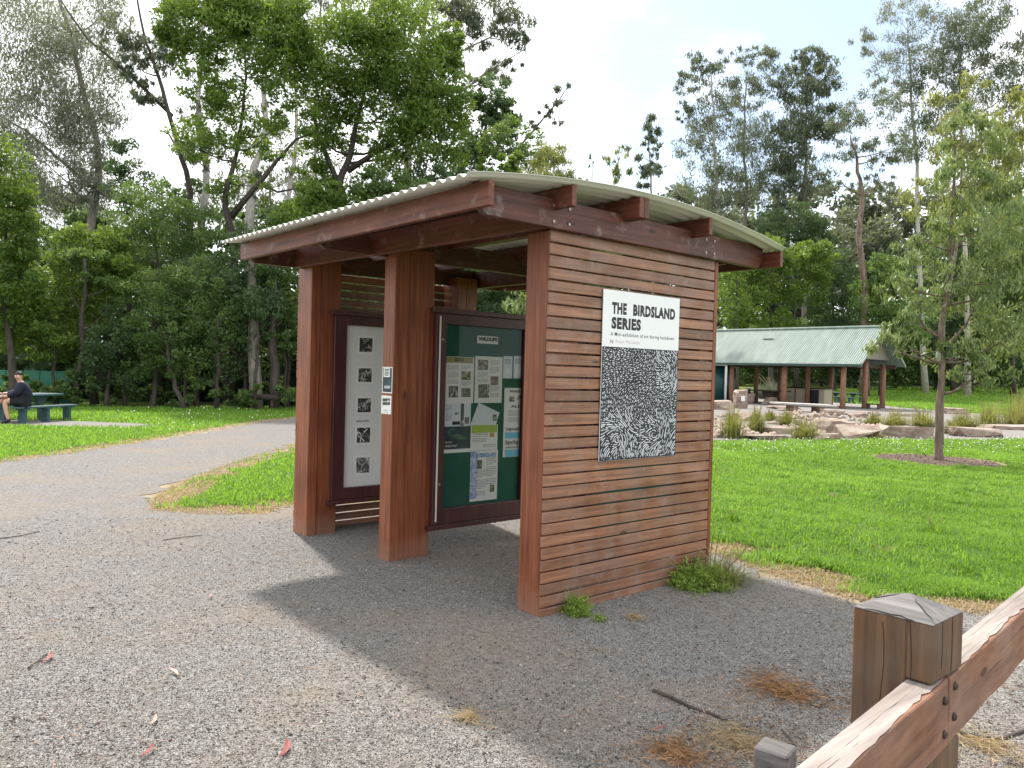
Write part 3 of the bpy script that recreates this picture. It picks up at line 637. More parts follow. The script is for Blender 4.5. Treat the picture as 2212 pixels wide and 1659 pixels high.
txt('belgraveplatypus@', (708, 952), (900, 974), o, bold=.0006); txt('Belgrave Platypus is now o', (700, 1066), (900, 1096), o, bold=.0008); txt('www.facebook.com', (700, 1118), (900, 1132), o)
p, q = H(725, 805), H(890, 905); lines(Xn + .0013, p[0], q[0], q[1], p[1], 10, o)
o = notice((158, 740), (388, 946), 'grey and white leaflet with a lyrebird drawing under the khaki headed page', PAPER2)
sub('dark_strip', (304, 742), (327, 944), GBP, o); sub('dark_strip', (226, 902), (296, 930), INK, o); sub('photo', (338, 865), (375, 925), NAT2, o); sub('photo', (250, 822), (286, 842), GBP, o)
p, q = H(168, 760), H(222, 900); lines(Xn + .0013, p[0], q[0], q[1], p[1], 12, o)
o = sheetx('paper_notice', Xn + .003, None, None, PAPER2, label='glossy pale blue sheet pinned askew among the notices', cat='notice', corners=[H(460, 735), H(645, 822), H(612, 933), H(385, 935)])
sheetx('photo', Xn + .0043, H(585, 840), H(620, 895), NAT2, .0003, parent=o)
o = notice((150, 948), (390, 1172), 'dark teal photo flyer of a swimming platypus at lower left')
sub('photo', (154, 952), (387, 1140), NAVY, o)
V_ = [H(x, y) for x, y in ((192, 1012), (228, 1022), (262, 1012), (300, 1020), (335, 1045), (362, 1052), (340, 1066), (290, 1064), (250, 1052), (222, 1034))]
MB().prism(V_, 0, Xn + .0018, Xn + .0021).build('platypus_picture', plain('platypus_olive', (.06, .13, .08), .6, var=.4, sc=40), o)
txt('Spotted a', (164, 1076), (226, 1092), o, PAPER, off=.0024); txt('platypus lately?', (164, 1106), (266, 1124), o, PAPER, off=.0024)
o = notice((396, 935), (626, 1152), 'white sheet with a lime green heading band beside the platypus flyer')
sub('heading_band', (400, 938), (624, 997), LIME, o); sub('drawing', (560, 1003), (600, 1038), plain('ochre_drawing', (.45, .28, .08)), o)
p, q = H(408, 1008), H(545, 1040); lines(Xn + .0013, p[0], q[0], q[1], p[1], 3, o); p, q = H(408, 1055), H(530, 1090); lines(Xn + .0013, p[0], q[0], q[1], p[1], 3, o); p, q = H(500, 1108), H(615, 1130); lines(Xn + .0013, p[0], q[0], q[1], p[1], 2, o)
o = notice((392, 1168), (622, 1590), 'lowest sheet on the green board with a blue left margin', PAPER)
sub('margin_band', (394, 1172), (440, 1585), BLUE, o); sub('heading_band', (442, 1185), (616, 1212), BLUE, o); sub('photo', (446, 1246), (490, 1322), NAT2, o); sub('drawing', (560, 1465), (598, 1525), NAT, o)
p, q = H(446, 1335), H(522, 1560); lines(Xn + .0013, p[0], q[0], q[1], p[1], 16, o); p, q = H(532, 1220), H(612, 1460); lines(Xn + .0013, p[0], q[0], q[1], p[1], 17, o)
# two small notices on the front of the middle post (plane y = 0)
def sheety(nm, p0, p1, m, y, label=None, parent=None):
    o = MB().box(p0[0], p1[0], y - .0012, y, p1[2], p0[2]).build(nm, m, parent)
    if label: tag(o, label, 'notice')
    return o
def Y0(x, y): return on(*e_(x, y), 1, 0.)
o = sheety('paper_notice', Y0(897, 1107), Y0(979, 1340), PAPER, -.0005, 'narrow notice with a dark photo, upper of two on the middle post')
sheety('photo', Y0(903, 1116), Y0(974, 1330), NAVY, -.002, parent=o); sheety('white_panel', Y0(911, 1118), Y0(962, 1198), PAPER, -.0035, parent=o)
def lines_y(a, b, n, y, par, m):
    A, B = Y0(*a), Y0(*b); k = MB(); p = (A[2] - B[2]) / n
    for i in range(n): k.box(A[0] + random.uniform(0, .01), B[0] - random.uniform(0, .012), y - .0003, y, A[2] - p * i - p * .55, A[2] - p * i)
    k.build('text_lines', m, par)
lines_y((915, 1126), (957, 1190), 5, -.005, o, INK); lines_y((910, 1272), (966, 1300), 3, -.0035, o, PAPER)
o = sheety('paper_notice', Y0(888, 1355), Y0(970, 1523), PAPER, -.0005, 'white notice with six tiny dark pictures, lower on the middle post')
for i in range(3):
    for j in range(2): sheety('picture', Y0(899 + i * 22, 1382 + j * 32), Y0(918 + i * 22, 1410 + j * 32), BWP, -.002, parent=o)
lines_y((897, 1446), (962, 1452), 1, -.002, o, INK); lines_y((905, 1475), (950, 1512), 5, -.002, o, plain('faint_print', (.5, .5, .5)))

# ---- the big exhibition sign on the slats
sg = MB().box(.006, .012, .506, 1.361, .998, 2.188).build('exhibition_sign', plain('sign_white', (.74, .75, .77), .35, var=.02), None, .001)
tag(sg, 'tall black and white exhibition poster panel fixed to the slatted wall', 'sign')
art = MB().box(.0122, .0130, .508, 1.359, 1.0, 1.794).build('artwork', plain('ink_black', (.012, .013, .022), .5), sg)
dv = MB(); occ = {}
def field(y, z):
    y = (y - .5) / .86; z = (z - 1.0) / .79
    a = 1.25 + .9 * math.sin(3.1 * y + 1.2) * math.cos(2.6 * z) + .8 * math.sin(5.2 * z + 2.4 * y)
    for cy, cz, r_ in ((.82, .80, .16), (.22, .18, .22), (.70, .22, .25)):
        d = math.hypot(y - cy, z - cz)
        if d < r_ * 1.5: 
            w = max(0, 1 - d / (r_ * 1.5)); a = a * (1 - w) + (math.atan2(z - cz, y - cy) + math.pi / 2) * w
    return a
def free(y, z, g=.0105):
    k = (int(y / .0105), int(z / .0105)); m = 1 if g < .011 else 2
    return all((k[0] + i, k[1] + j) not in occ or math.hypot(y - occ[(k[0] + i, k[1] + j)][0], z - occ[(k[0] + i, k[1] + j)][1]) > g for i in range(-m, m + 1) for j in range(-m, m + 1))
rr_ = random.Random(3)
for it in range(15000):
    y, z = rr_.uniform(.514, 1.353), rr_.uniform(1.005, 1.788)
    dk = .55 + .45 * math.sin(9 * y + 3 * math.sin(7 * z)) * math.sin(8 * z + 2)
    if not free(y, z, .0105 if dk > .25 else .014): continue
    line = (z < 1.30 and rr_.random() < .8) or (y > 1.08 and z > 1.45 and rr_.random() < .7)
    L = rr_.uniform(.05, .13) if line else rr_.uniform(.012, .028); n_ = max(2, int(L / .007)); pts = [(y, z)]; okk = True
    for s in range(n_):
        a = field(*pts[-1]); p = (pts[-1][0] + math.cos(a) * L / n_, pts[-1][1] + math.sin(a) * L / n_)
        if not (.512 < p[0] < 1.355 and 1.004 < p[1] < 1.790) or (s > 0 and not free(*p)): break
        pts.append(p)
    if len(pts) < 3 and line or len(pts) < 2: continue
    for p in pts: occ[(int(p[0] / .0105), int(p[1] / .0105))] = p
    hw = rr_.uniform(.0022, .0036); V = []
    for i, p in enumerate(pts):
        a = field(*p); w = hw * (.55 if i in (0, len(pts) - 1) else 1); V += [(.0136, p[0] - math.sin(a) * w, p[1] + math.cos(a) * w), (.0136, p[0] + math.sin(a) * w, p[1] - math.cos(a) * w)]
    dv.add(V, [(2 * i, 2 * i + 1, 2 * i + 3, 2 * i + 2) for i in range(len(pts) - 1)])
dv.build('dash_pattern', plain('dash_white', (.74, .76, .80), .5), sg)
def mono(word, y, z, size, pitch, m, par, bold):
    for i, ch in enumerate(word): pass
INKB = plain('sign_ink', (.012, .012, .022), .5)
def signtext(body, y0, y1, z, size, m, bold): textmesh('lettering', body, size, m, sg, (.0123, y0, z), (0, 1, 0), (0, 0, 1), sp=1.12, bold=bold, fit=y1 - y0, normal_off=.0003)
signtext('THE', .596, .752, 2.030, .102, INKB, .006); signtext('BIRDSLAND', .822, 1.308, 2.030, .102, INKB, .006); signtext('SERIES', .596, .912, 1.926, .102, INKB, .006)
signtext('A Mini-exhibition of art during lockdown', .589, 1.300, 1.872, .036, INKB, .0003); signtext('by', .589, .622, 1.822, .036, INKB, .0003)
signtext('Peter Mcilwain', .645, .905, 1.822, .036, plain('faded_pink_ink', (.50, .40, .42), .5), .0)

# ================================================================== NEAR FENCE
fen = empty('timber_fence', (2.82, -1.34, 0), 'low weathered timber fence with one square pointed post and bolted rails at lower right', 'fence')
def fpost(nm, x0, x1, y0, y1, zs, za, notch=True):
    """square post with a low pyramid cap and a notch on the +x side for the rail"""
    cx, cy = (x0 + x1) / 2, (y0 + y1) / 2
    b = MB()
    if notch:
        b.box(x0, x1 - .062, y0, y1, -.4, zs, .5); b.box(x1 - .0625, x1, y0, y1, .852, zs, .5); b.box(x1 - .0625, x1, y0, y1, -.4, .672, .45)
    else: b.box(x0, x1, y0, y1, -.4, zs, .5)
    p = b.build('post', WPO, fen, .004)
    e = .0006
    cb = MB().add([(x0 - e, y0 - e, zs), (x1 + e, y0 - e, zs), (x1 + e, y1 + e, zs), (x0 - e, y1 + e, zs), (x0 - e, y0 - e, zs + .0015), (x1 + e, y0 - e, zs + .0015), (x1 + e, y1 + e, zs + .0015), (x0 - e, y1 + e, zs + .0015), (cx, cy, za)],
           [(3, 2, 1, 0), (0, 1, 5, 4), (1, 2, 6, 5), (2, 3, 7, 6), (3, 0, 4, 7), (4, 5, 8), (5, 6, 8), (6, 7, 8), (7, 4, 8)], .5)
    cb.build('post_cap', WCAP, p, .002)
    ck = MB()                                   # drying cracks on cap and faces
    for (ax, ay, bx, by) in ((.15, .0, .8, .02), (.95, .12, .62, .4), (.02, .6, .35, .52), (.55, .98, .52, .66)):
        A = np.array([x0 + ax * (x1 - x0), y0 + ay * (y1 - y0)]); B = np.array([x0 + bx * (x1 - x0), y0 + by * (y1 - y0)])
        def zc(q): return zs + .0030 + (za - zs - .0015) * (1 - max(abs(q[0] - cx) / ((x1 - x0) / 2), abs(q[1] - cy) / ((y1 - y0) / 2)))
        n_ = 6; pp = [A + (B - A) * i / n_ + rng.normal(0, .003, 2) for i in range(n_ + 1)]
        ck.tube([(q[0], q[1], zc(q)) for q in pp], [.0005 + .0014 * math.sin(math.pi * i / n_) for i in range(n_ + 1)], 4)
    for fx, z0_, z1_ in ((.40, zs - .02, .55), (.74, zs - .0, .62)):
        ck.tube([(x0 + fx * (x1 - x0) + .004 * math.sin(z * 23), y0 - .0006, z) for z in np.linspace(z0_, z1_, 9)], [.0009 * (1 - i / 10) + .0003 for i in range(9)], 4)
    for fy, z0_, z1_ in ((.3, zs, .88), (.62, zs, .86)):
        ck.tube([(x1 + .0004, y0 + fy * (y1 - y0) + .002 * math.sin(z * 29), z) for z in np.linspace(z0_, z1_, 7)], .0008, 4)
    ck.build('drying_cracks', plain('crack_dark_gap', (.02, .016, .013), .95), p)
    return p
fpost('post', 2.722, 2.922, -1.452, -1.250, 1.0, 1.043)
def rail(y0, y1, t):
    fx = lambda y: 2.862 - .088 * (y + 1.45)            # left edge of the rail top
    pr = MB(); n = 14
    ys_ = np.linspace(y0, y1, n); V = []
    for i, y in enumerate(ys_):
        x = fx(y); j = rng.normal(0, .0018, 4)
        V += [(x + j[0], y, .675), (x + .074 + j[1], y, .675), (x + .074 + j[2], y, .8465 + j[3] * .6), (x + j[0], y, .8465)]
    F = [(0, 1, 2, 3), tuple(4 * (n - 1) + k for k in (3, 2, 1, 0))] + [(4 * i + k, 4 * i + (k + 1) % 4, 4 * i + 4 + (k + 1) % 4, 4 * i + 4 + k) for i in range(n - 1) for k in range(4)]
    r_ = pr.add(V, F, t).build('rail', WRA, fen, .003)
    # silvered, splintered upper face
    tp = MB(); V = []; F = []
    m = 60
    for i, y in enumerate(np.linspace(y0 + .002, y1 - .002, m)):
        x = fx(y); V += [(x + .001, y, .8485), (x + .073 - abs(rng.normal(0, .004)) - .006 * (.5 + .5 * math.sin(y * 7)), y, .8488 + rng.normal(0, .0006))]
    F = [(2 * i, 2 * i + 1, 2 * i + 3, 2 * i + 2) for i in range(m - 1)]
    tp.add(V, F, .55).build('weathered_top', WGR, r_)
    ck = MB()
    for off, a, b_ in ((.02, .1, .55), (.045, .3, .8), (.032, .6, .97), (.055, .05, .3)):
        yy = np.linspace(y0 + a * (y1 - y0), y0 + b_ * (y1 - y0), 14); ck.tube([(fx(y) + off + .0015 * math.sin(y * 19) + .001 * math.sin(y * 53), y, .8484) for y in yy], [.0007 * math.sin(math.pi * (i + .5) / 14) + .0002 for i in range(14)], 4)
    for zo, a, b_ in ((.79, .2, .5), (.73, .55, .9), (.76, .05, .25)):
        yy = np.linspace(y0 + a * (y1 - y0), y0 + b_ * (y1 - y0), 14); ck.tube([(fx(y) + .0742, y, zo + .004 * math.sin(y * 9)) for y in yy], [.0010 * math.sin(math.pi * (i + .5) / 14) + .0003 for i in range(14)], 4)
    ck.build('cracks', plain('crack_gap', (.10, .07, .055), .95), r_)
    return r_
rail(-3.4, -1.346, .45); rail(-1.341, 1.3, .55)
BT = plain('rusty_bolt', (.055, .038, .03), .6, .4)
for y, z in ((-1.385, .80), (-1.385, .715), (-1.30, .815), (-1.30, .735)):
    x = 2.862 - .088 * (y + 1.45) + .074; MB().tube([(x - .01, y, z), (x + .004, y, z), (x + .008, y, z)], [.011, .011, .007], 10).build('bolt', BT, fen, smooth=False)
sp_ = on(1675, 1612, 2, .27)
stub = MB(); c_ = sp_[:2]
stub.obox((c_[0], c_[1], .0), (.06, .012, 0), (-.012, .055, 0), (0, 0, .27), .5)
tag(stub.build('timber_stub', WCAP, None, .006), 'short sawn grey timber stub beside the lower end of the fence rail', 'timber')

# ================================================================== LITTER ONE CAN POINT AT
STICK = barkmat('stick_bark', (.02, .016, .015), (.10, .075, .06))
def stick(pts, r, label, z=.018):
    P = [on(u, v, 2, z + .004 * math.sin(i * 2)) for i, (u, v) in enumerate(pts)]
    n = len(P); tag(MB().tube(P, [r * (1 - .45 * i / n) for i in range(n)], 6).build('fallen_stick', STICK, None, smooth=True), label, 'stick')
stick([(1411, 1491), (1448, 1505), (1490, 1527), (1535, 1541), (1570, 1555)], .010, 'thick dark stick lying on the gravel left of the fence post')
stick([(1700, 1478), (1725, 1496), (1752, 1522), (1768, 1528), (1786, 1518)], .0035, 'thin curved twig on gravel close to the fence post')
stick([(1688, 1576), (1702, 1590), (1722, 1615)], .004, 'short twig on dry grass above the timber stub')
stick([(0, 1163), (40, 1158), (85, 1148)], .005, 'thin twig on the gravel at the left picture edge')
stick([(352, 1167), (395, 1160), (442, 1156)], .004, 'twig lying on lit gravel below the grass tongue', .014)
stick([(60, 1443), (82, 1428), (102, 1411)], .004, 'pale thin stick slanting on gravel at lower left')
stick([(2060, 1580), (2110, 1592), (2160, 1597), (2212, 1578), (2260, 1560)], .012, 'long pale branch on the ground behind the fence rail')
def fallen_leaf(u, v, L, ang, label, m):
    p = on(u, v, 2, .022); d = np.array([math.cos(ang), math.sin(ang), 0]); s = np.array([-d[1], d[0], 0]); w = L * .17; V = []
    for i, f in enumerate(np.linspace(-.5, .5, 9)):
        c = p + d * L * f + s * L * .5 * (f * f) + np.array([0, 0, .012 * (f + .5)]); ww = w * math.sin(math.pi * (f + .5)) ** .8 + .0004
        V += [c + s * ww / 2 + np.array([0, 0, .003]), c, c - s * ww / 2 + np.array([0, 0, .003])]
    b = MB().add(V, [q for i in range(8) for q in ((3 * i, 3 * i + 1, 3 * i + 4, 3 * i + 3), (3 * i + 1, 3 * i + 2, 3 * i + 5, 3 * i + 4))], .5)
    tag(b.build('fallen_leaf', m, None), label, 'leaf')
RLF = plain('red_dead_leaf', (.20, .05, .04), .55, var=.4, sc=40); PLF = plain('pink_dead_leaf', (.42, .27, .22), .6, var=.2, sc=40)
for u, v, L, a, lb, m in ((108, 1421, .13, 2.6, 'dark red dead leaf on gravel, highest of the red ones at lower left', RLF), (620, 1618, .15, 2.5, 'red and yellow dead leaf near the bottom edge, left of centre', RLF),
        (322, 1624, .10, 2.3, 'small dark red leaf at the bottom edge, lower left', RLF), (378, 1452, .11, 3.3, 'pale pink curled leaf on gravel between the red leaves', PLF), (335, 1557, .09, 2.6, 'pale lilac dead leaf above the bottom edge on gravel', PLF),
        (1427, 1575, .08, 1.2, 'red leaf on gravel below the thick dark stick', RLF), (455, 1288, .07, 2.4, 'small pink leaf on gravel left of the roof shadow', PLF)):
    fallen_leaf(u, v, L, a, lb, m)

# ================================================================== WEEDS, TUSSOCKS
def clump(name, label, cat, c, rx, ry, h, n, pal, kind='leafy', group=None, leaf=.03, tint=.5, droop=.6):
    root = empty(name, (c[0], c[1], gz(c[0], c[1])), label, cat, group)
    if kind == 'leafy':
        q = ball(n, .25); q[:, 2] = np.abs(q[:, 2]); q *= (.72 + .45 * np.sin(np.arctan2(q[:, 1], q[:, 0]) * 5 + q[:, 2] * 6) * rng.random(n) + .45 * (rng.random(n) < .12) * rng.random(n))[:, None]; P = np.array([c[0], c[1], float(gz(c[0], c[1]))]) + np.stack([q[:, 0] * rx, q[:, 1] * ry, q[:, 2] * h * (.6 + .4 * np.sin(q[:, 0] * 5) ** 2) + .01], 1)
        D = q + rng.normal(size=(n, 3)) * .8; V, F, t = leaves(P, D, leaf * rng.uniform(.6, 1.4, n), leaf * .38 * rng.uniform(.7, 1.2, n), np.clip(rng.normal(tint, .25, n), 0, 1))
        link('leaves', npmesh('leaves', V, F, t), PAL[pal], root)
        st = MB()
        for k in range(14):
            a = random.uniform(0, 6.28); e = np.array([c[0] + math.cos(a) * rx * .7, c[1] + math.sin(a) * ry * .7, h * random.uniform(.5, 1.1)]); st.tube([(c[0], c[1], 0), (np.array([c[0], c[1], 0]) + e) / 2 + (0, 0, h * .2), e], .002, 4)
        st.build('stems', PAL[pal], root)
    else:
        P = np.stack([c[0] + rng.normal(0, rx * .22, n), c[1] + rng.normal(0, ry * .22, n)], 1); a = np.arctan2(P[:, 1] - c[1], P[:, 0] - c[0]) + rng.normal(0, .5, n)
        L = h * rng.uniform(.55, 1.2, n); sp = np.abs(rng.normal(0, droop, n)) * rx; z0 = gz(P[:, 0], P[:, 1]); w = leaf
        out_ = np.stack([np.cos(a), np.sin(a)], 1); sd_ = np.stack([-np.sin(a), np.cos(a), 0 * a], 1); V = []
        for f in (0, .35, .7, 1.0):
            p = np.stack([P[:, 0] + out_[:, 0] * sp * f ** 1.6, P[:, 1] + out_[:, 1] * sp * f ** 1.6, z0 + L * (f - .42 * f * f * np.minimum(1.6, sp / (h * .6)))], 1)
            ww = w * (1 - .85 * f) / 2; V += [p + sd_ * ww, p - sd_ * ww]
        V = np.stack(V, 1).reshape(-1, 3); k = np.arange(n)[:, None] * 8
        F = np.concatenate([k + np.array([[2 * i, 2 * i + 1, 2 * i + 3, 2 * i + 2]]) for i in range(3)]); t = np.repeat(np.clip(rng.normal(tint, .25, n), 0, 1), 8)
        link('blades', npmesh('blades', V, F, t), PAL[pal], root)
        sh = MB()
        for j in range(7):
            an = random.uniform(0, 6.28); r_ = rx * random.uniform(.2, .6); zb = float(gz(c[0], c[1])); sh.tube([(c[0], c[1], zb), (c[0] + math.cos(an) * r_ * .4, c[1] + math.sin(an) * r_ * .4, zb + h * .7), (c[0] + math.cos(an) * r_, c[1] + math.sin(an) * r_, zb + h * 1.12)], w * .35, 4)
        sh.build('seed_stalks', PAL['dry'], root)
    return root
g1 = gp(1500, 1266)
clump('weed_clump', 'large leafy green weed clump at the far foot of the slatted wall', 'weed', g1, .34, .30, .21, 4200, 'weed', leaf=.034, tint=.45)
clump('weed_clump', 'yellowing grassy weed at the back corner of the slatted wall', 'weed', gp(1560, 1262), .34, .3, .24, 420, 'yellow', 'tuft', leaf=.009, tint=.5)
clump('weed_clump', 'small fine leaved weed against the lowest slats near the corner post', 'weed', gp(1247, 1330), .13, .12, .17, 1500, 'weed', leaf=.024, tint=.55)
clump('weed_clump', 'tiny yellow green seedling on gravel by the corner post', 'weed', gp(1200, 1322), .06, .05, .07, 160, 'weed', leaf=.018, tint=.8)
clump('weed_clump', 'sparse little sprig right of the small weed on gravel', 'weed', gp(1295, 1345), .06, .06, .07, 140, 'weed', leaf=.018, tint=.7)
wb = MB()
for sx_, hh in ((0, .62), (.035, .45), (.09, .38), (-.03, .5)):
    b0 = np.array([.01 + sx_, 1.90, 0]); wb.tube([b0, b0 + (.03 + sx_, .02, hh * .5), b0 + (.10 + sx_ * 2, .05, hh)], [.004, .003, .0012], 5)
tag(wb.build('dry_stems', PAL['yellow'], None, smooth=True), 'few thin dry grass stems rising against the rear corner board', 'weed')
for u, v, r_, h, lb in ((2020, 1162, .22, .20, 'dark upright grass tuft in the lawn above the fence post'), (1582, 1132, .10, .14, 'broad leaved weed in the lawn beside the shelter wall'), (1905, 1205, .25, .11, 'wide bluish flat tuft in the lawn left of the dark tuft'), (1810, 1085, .22, .10, 'pale grass tuft in mid lawn below the young tree'), (1660, 1075, .25, .10, 'bright longer grass patch near the shelter side of the lawn')):
    clump('grass_tuft', lb, 'grass', gp(u, v), r_, r_, h, 420, 'grass', 'tuft', leaf=.008, tint=.35)
RUST = leafmat('rusty_needles', (.14, .065, .030), (.40, .24, .13), .85, .1, .1)
PAL['rust'] = RUST
def flat_mat(label, c, rx, n, pal):
    root = empty('dead_grass', (c[0], c[1], 0), label, 'grass'); a = rng.random(n) * 6.28; r_ = np.abs(rng.normal(0, .55, n)) * rx * (1 + .35 * np.sin(a * 3 + 1))
    P = np.stack([c[0] + np.cos(a) * r_, c[1] + np.sin(a) * r_ * .8, .016 + .022 * rng.random(n)], 1); D = rng.normal(size=(n, 3)); D[:, 2] *= .16
    V, F, t = leaves(P, D, rng.uniform(.03, .11, n), rng.uniform(.0018, .0042, n), rng.random(n)); link('stalks', npmesh('stalks', V, F, t), PAL[pal], root)
for u, v, lb, rx_, nn_, pp_ in ((1690, 1500, 'rusty dead grass mat on gravel left of the fence post', .30, 1500, 'rust'), (1370, 1340, 'small tan tuft of dead grass near the wall foot', .07, 260, 'dry'), (1010, 1560, 'straw tuft near the bottom edge at centre left', .09, 260, 'dry'), (1590, 1610, 'straw coloured dead grass along the bottom edge left of the timber stub', .26, 900, 'dry'), (1460, 1640, 'brown dead grass mat at the bottom edge right of centre', .22, 800, 'rust'), (2130, 1620, 'dry yellowish grass on the ground below the rail at the right', .25, 700, 'dry')):
    flat_mat(lb, gp(u, v), rx_, nn_, pp_)
def sd_(x, y): return ((2650 + x * .31646) / 1.736, (1200 + y * .31646) / 1.736)
TUS = [((1557, 1607, 888, 950), 'tuss', .45, 'tall arching tussock nearest the slatted wall'), ((1617, 1650, 890, 938), 'tuss', .5, 'greenish tussock right of the tallest arching one'), ((1652, 1676, 892, 912), 'tuss', .4, 'small tussock just below the pale stone slab'),
       ((1681, 1720, 892, 926), 'tuss', .25, 'dark green tussock under the footbridge'), ((1707, 1769, 906, 951), 'tuss', .42, 'wide grassy tussock at the lawn edge left of the blocks'), ((1869, 1904, 897, 924), 'tuss', .5, 'green tussock above the long pale boulder'),
       ((1904, 1963, 889, 924), 'tuss', .85, 'straw coloured tussock behind the layered boulder'), ((1963, 2024, 889, 924), 'tuss', .6, 'greyish tussock left of the young tree trunk'), ((2053, 2111, 890, 929), 'tuss', .35, 'green tussock right of the young tree trunk'),
       ((2111, 2158, 880, 924), 'tuss', .8, 'brownish tussock left of the biggest one at right'), ((2155, 2240, 856, 921), 'tuss', .75, 'biggest brown tussock at the right picture edge'), ((1857, 1915, 933, 951), 'tuss', .4, 'low dark tussock in front of the long boulder'), ((2040, 2068, 915, 940), 'tuss', .7, 'small tan tussock at the foot of the young tree line')]
for (u0, u1, v0, v1), p_, t_, lb in TUS:
    b0 = gp((u0 + u1) / 2, v1 - 3); d_ = float((b0 - C) @ FW); hh = (v1 - v0) * d_ / FPX * 1.12; clump('grass_tussock', lb, 'tussock', b0, (u1 - u0) * d_ / FPX * .8, (u1 - u0) * d_ / FPX * .8, hh, 420, p_, 'tuft', 'tussocks in the rock garden', .0009 * d_, t_, droop=.75)

# ================================================================== ROCKS
def boulder(name, c, sx, sy, sz, ang, seed, label, npts=26, m=None, sink=.15, group='sandstone blocks of the rock garden', cat='rock'):
    r_ = np.random.default_rng(seed); q = r_.uniform(-1, 1, (npts, 3)); q = np.sign(q) * np.abs(q) ** .32
    q *= np.array([sx / 2, sy / 2, sz / 2]); q[:, 2] += r_.normal(0, .05 * sz, npts); bm = bmesh.new()
    for p in q: bm.verts.new(p)
    h = bmesh.ops.convex_hull(bm, input=bm.verts); bmesh.ops.delete(bm, geom=[g for g in h['geom_interior'] if isinstance(g, bmesh.types.BMVert)], context='VERTS')
    bmesh.ops.subdivide_edges(bm, edges=[e for e in bm.edges if e.calc_length() > .3 * min(sx, sy)], cuts=2, use_grid_fill=True)
    for v in bm.verts:
        k = np.array(v.co) * 5 / max(.5, sx); v.co += Vector((math.sin(k[1] * 4 + seed), math.sin(k[2] * 5 + seed * 2), math.sin(k[0] * 4.5 + seed * 3))) * .035 * min(sx, sy, sz) + v.normal * float(r_.normal(0, .02 * sz))
    me = bpy.data.meshes.new(name); bm.to_mesh(me); bm.free()
    me.transform(Matrix.Translation((float(c[0]), float(c[1]), float(c[2]) + sz / 2 - sink * sz)) @ Matrix.Rotation(ang, 4, 'Z'))
    return tag(link(name, me, m or ROCK), label, cat, group)
AL = YAW            # faces the camera squarely
BOU = [((1541, 1594, 866, 887), 1.6, 'broad low block in front of the green tank', 0), ((1541, 1579, 856, 868), 1.2, 'flat topped slab behind the broad low block', .1), ((1590, 1616, 843, 884), .7, 'upright rough stone with a small white plaque', .1),
       ((1674, 1736, 878, 886), 1.6, 'long pale flat slab on the gravel in front of the posts', .05), ((1789, 1825, 887, 900), .9, 'squarish block at the right end of the footbridge', .2), ((1777, 1813, 899, 911), .8, 'tilted reddish slab under the footbridge end', .3),
       ((1764, 1777, 899, 909), .4, 'small round rock in the dry creek', .3), ((1854, 1876, 894, 904), .5, 'pale wedge shaped rock right of the dry creek', .3), ((1839, 1853, 894, 907), .4, 'rounded pale rock left of the wedge shaped one', .5),
       ((1793, 1846, 907, 944), 1.0, 'tall square reddish block at the end of the dry creek', .15), ((1822, 1908, 919, 950), .9, 'long pale block with undercut left end beside the lawn', -.05), ((1906, 2019, 921, 948), .9, 'longest layered brown boulder left of the young tree', .03),
       ((2069, 2174, 925, 946), .9, 'long rough boulder right of the young tree', .02), ((2147, 2275, 920, 931), 1.0, 'low flat pinkish slab at the right picture edge', 0), ((2043, 2095, 882, 896), 1.0, 'pale slab on the gravel right behind the young tree trunk', .1),
       ((1934, 1992, 893, 901), .8, 'thin flat slab among tussocks left of the young tree', 0), ((1605, 1703, 939, 952), .6, 'long low edging slab along the lawn left part', .02), ((1652, 1716, 923, 939), .7, 'tilted flat slab between two tussocks', .25),
       ((1769, 1822, 937, 951), .6, 'flat pale step slab at the lawn edge below the square block', -.1), ((1596, 1630, 891, 911), .7, 'reddish rock between the two left tussocks', .3), ((1760, 1800, 943, 953), .5, 'thin pale paving stone flush with the lawn edge', .1)]
for k, ((u0, u1, v0, v1), dp, lb, an) in enumerate(BOU):
    b0 = gp((u0 + u1) / 2, v1 - 1); d_ = float((b0 - C) @ FW); w_ = (u1 - u0) * d_ / FPX; hz = (v1 - v0) * d_ / FPX - dp * (1.6 / d_) * .5
    hz = max(hz, .12); p = b0 + FW * dp / 2; o = boulder('boulder', p, w_ * 1.04, dp, hz * 1.18, AL + an, 40 + k, lb, 30 if k % 2 else 20)
    if k == 2:
        q = b0 + np.array([0, 0, hz * .55]) - FW * .05; pl0 = MB().obox(q + RT * .02, RT * .10, FW * .01, (0, 0, .14), .5).build('plaque', PAPER, o)
# loose creek stones
Pk = scatter_view(900, 1545, 1905, 893, 948); Pk = Pk[[(abs(math.sin(p[0] * .9) + math.cos(p[1] * .7)) > .25) for p in Pk]][:420]
V_, F_, t_ = [], [], []
rk = stones('creek_stones', Pk, rng.uniform(.07, .24, len(Pk)), np.full(len(Pk), .03), ROCK, rng.random(len(Pk)))
fb = empty('footbridge', gp(1725, 893), 'low flat pale plank bridge across the dry creek', 'footbridge')
p0, p1 = gp(1672, 886), gp(1795, 893); ax = (p1 - p0) / 2; fbz = .42
MB().obox((p0 + p1) / 2 + (0, 0, fbz - .05), ax, FW * .75, (0, 0, .05), .5).build('deck', plain('weathered_plank', (.40, .37, .35), .85, var=.25, sc=3), fb, .01)
for f in (-.35, .55): MB().obox((p0 + p1) / 2 + ax * f + (0, 0, fbz / 2 - .08), RT * .10, FW * .6, (0, 0, fbz / 2 - .02), .3).build('support', ROCK, fb, .01)

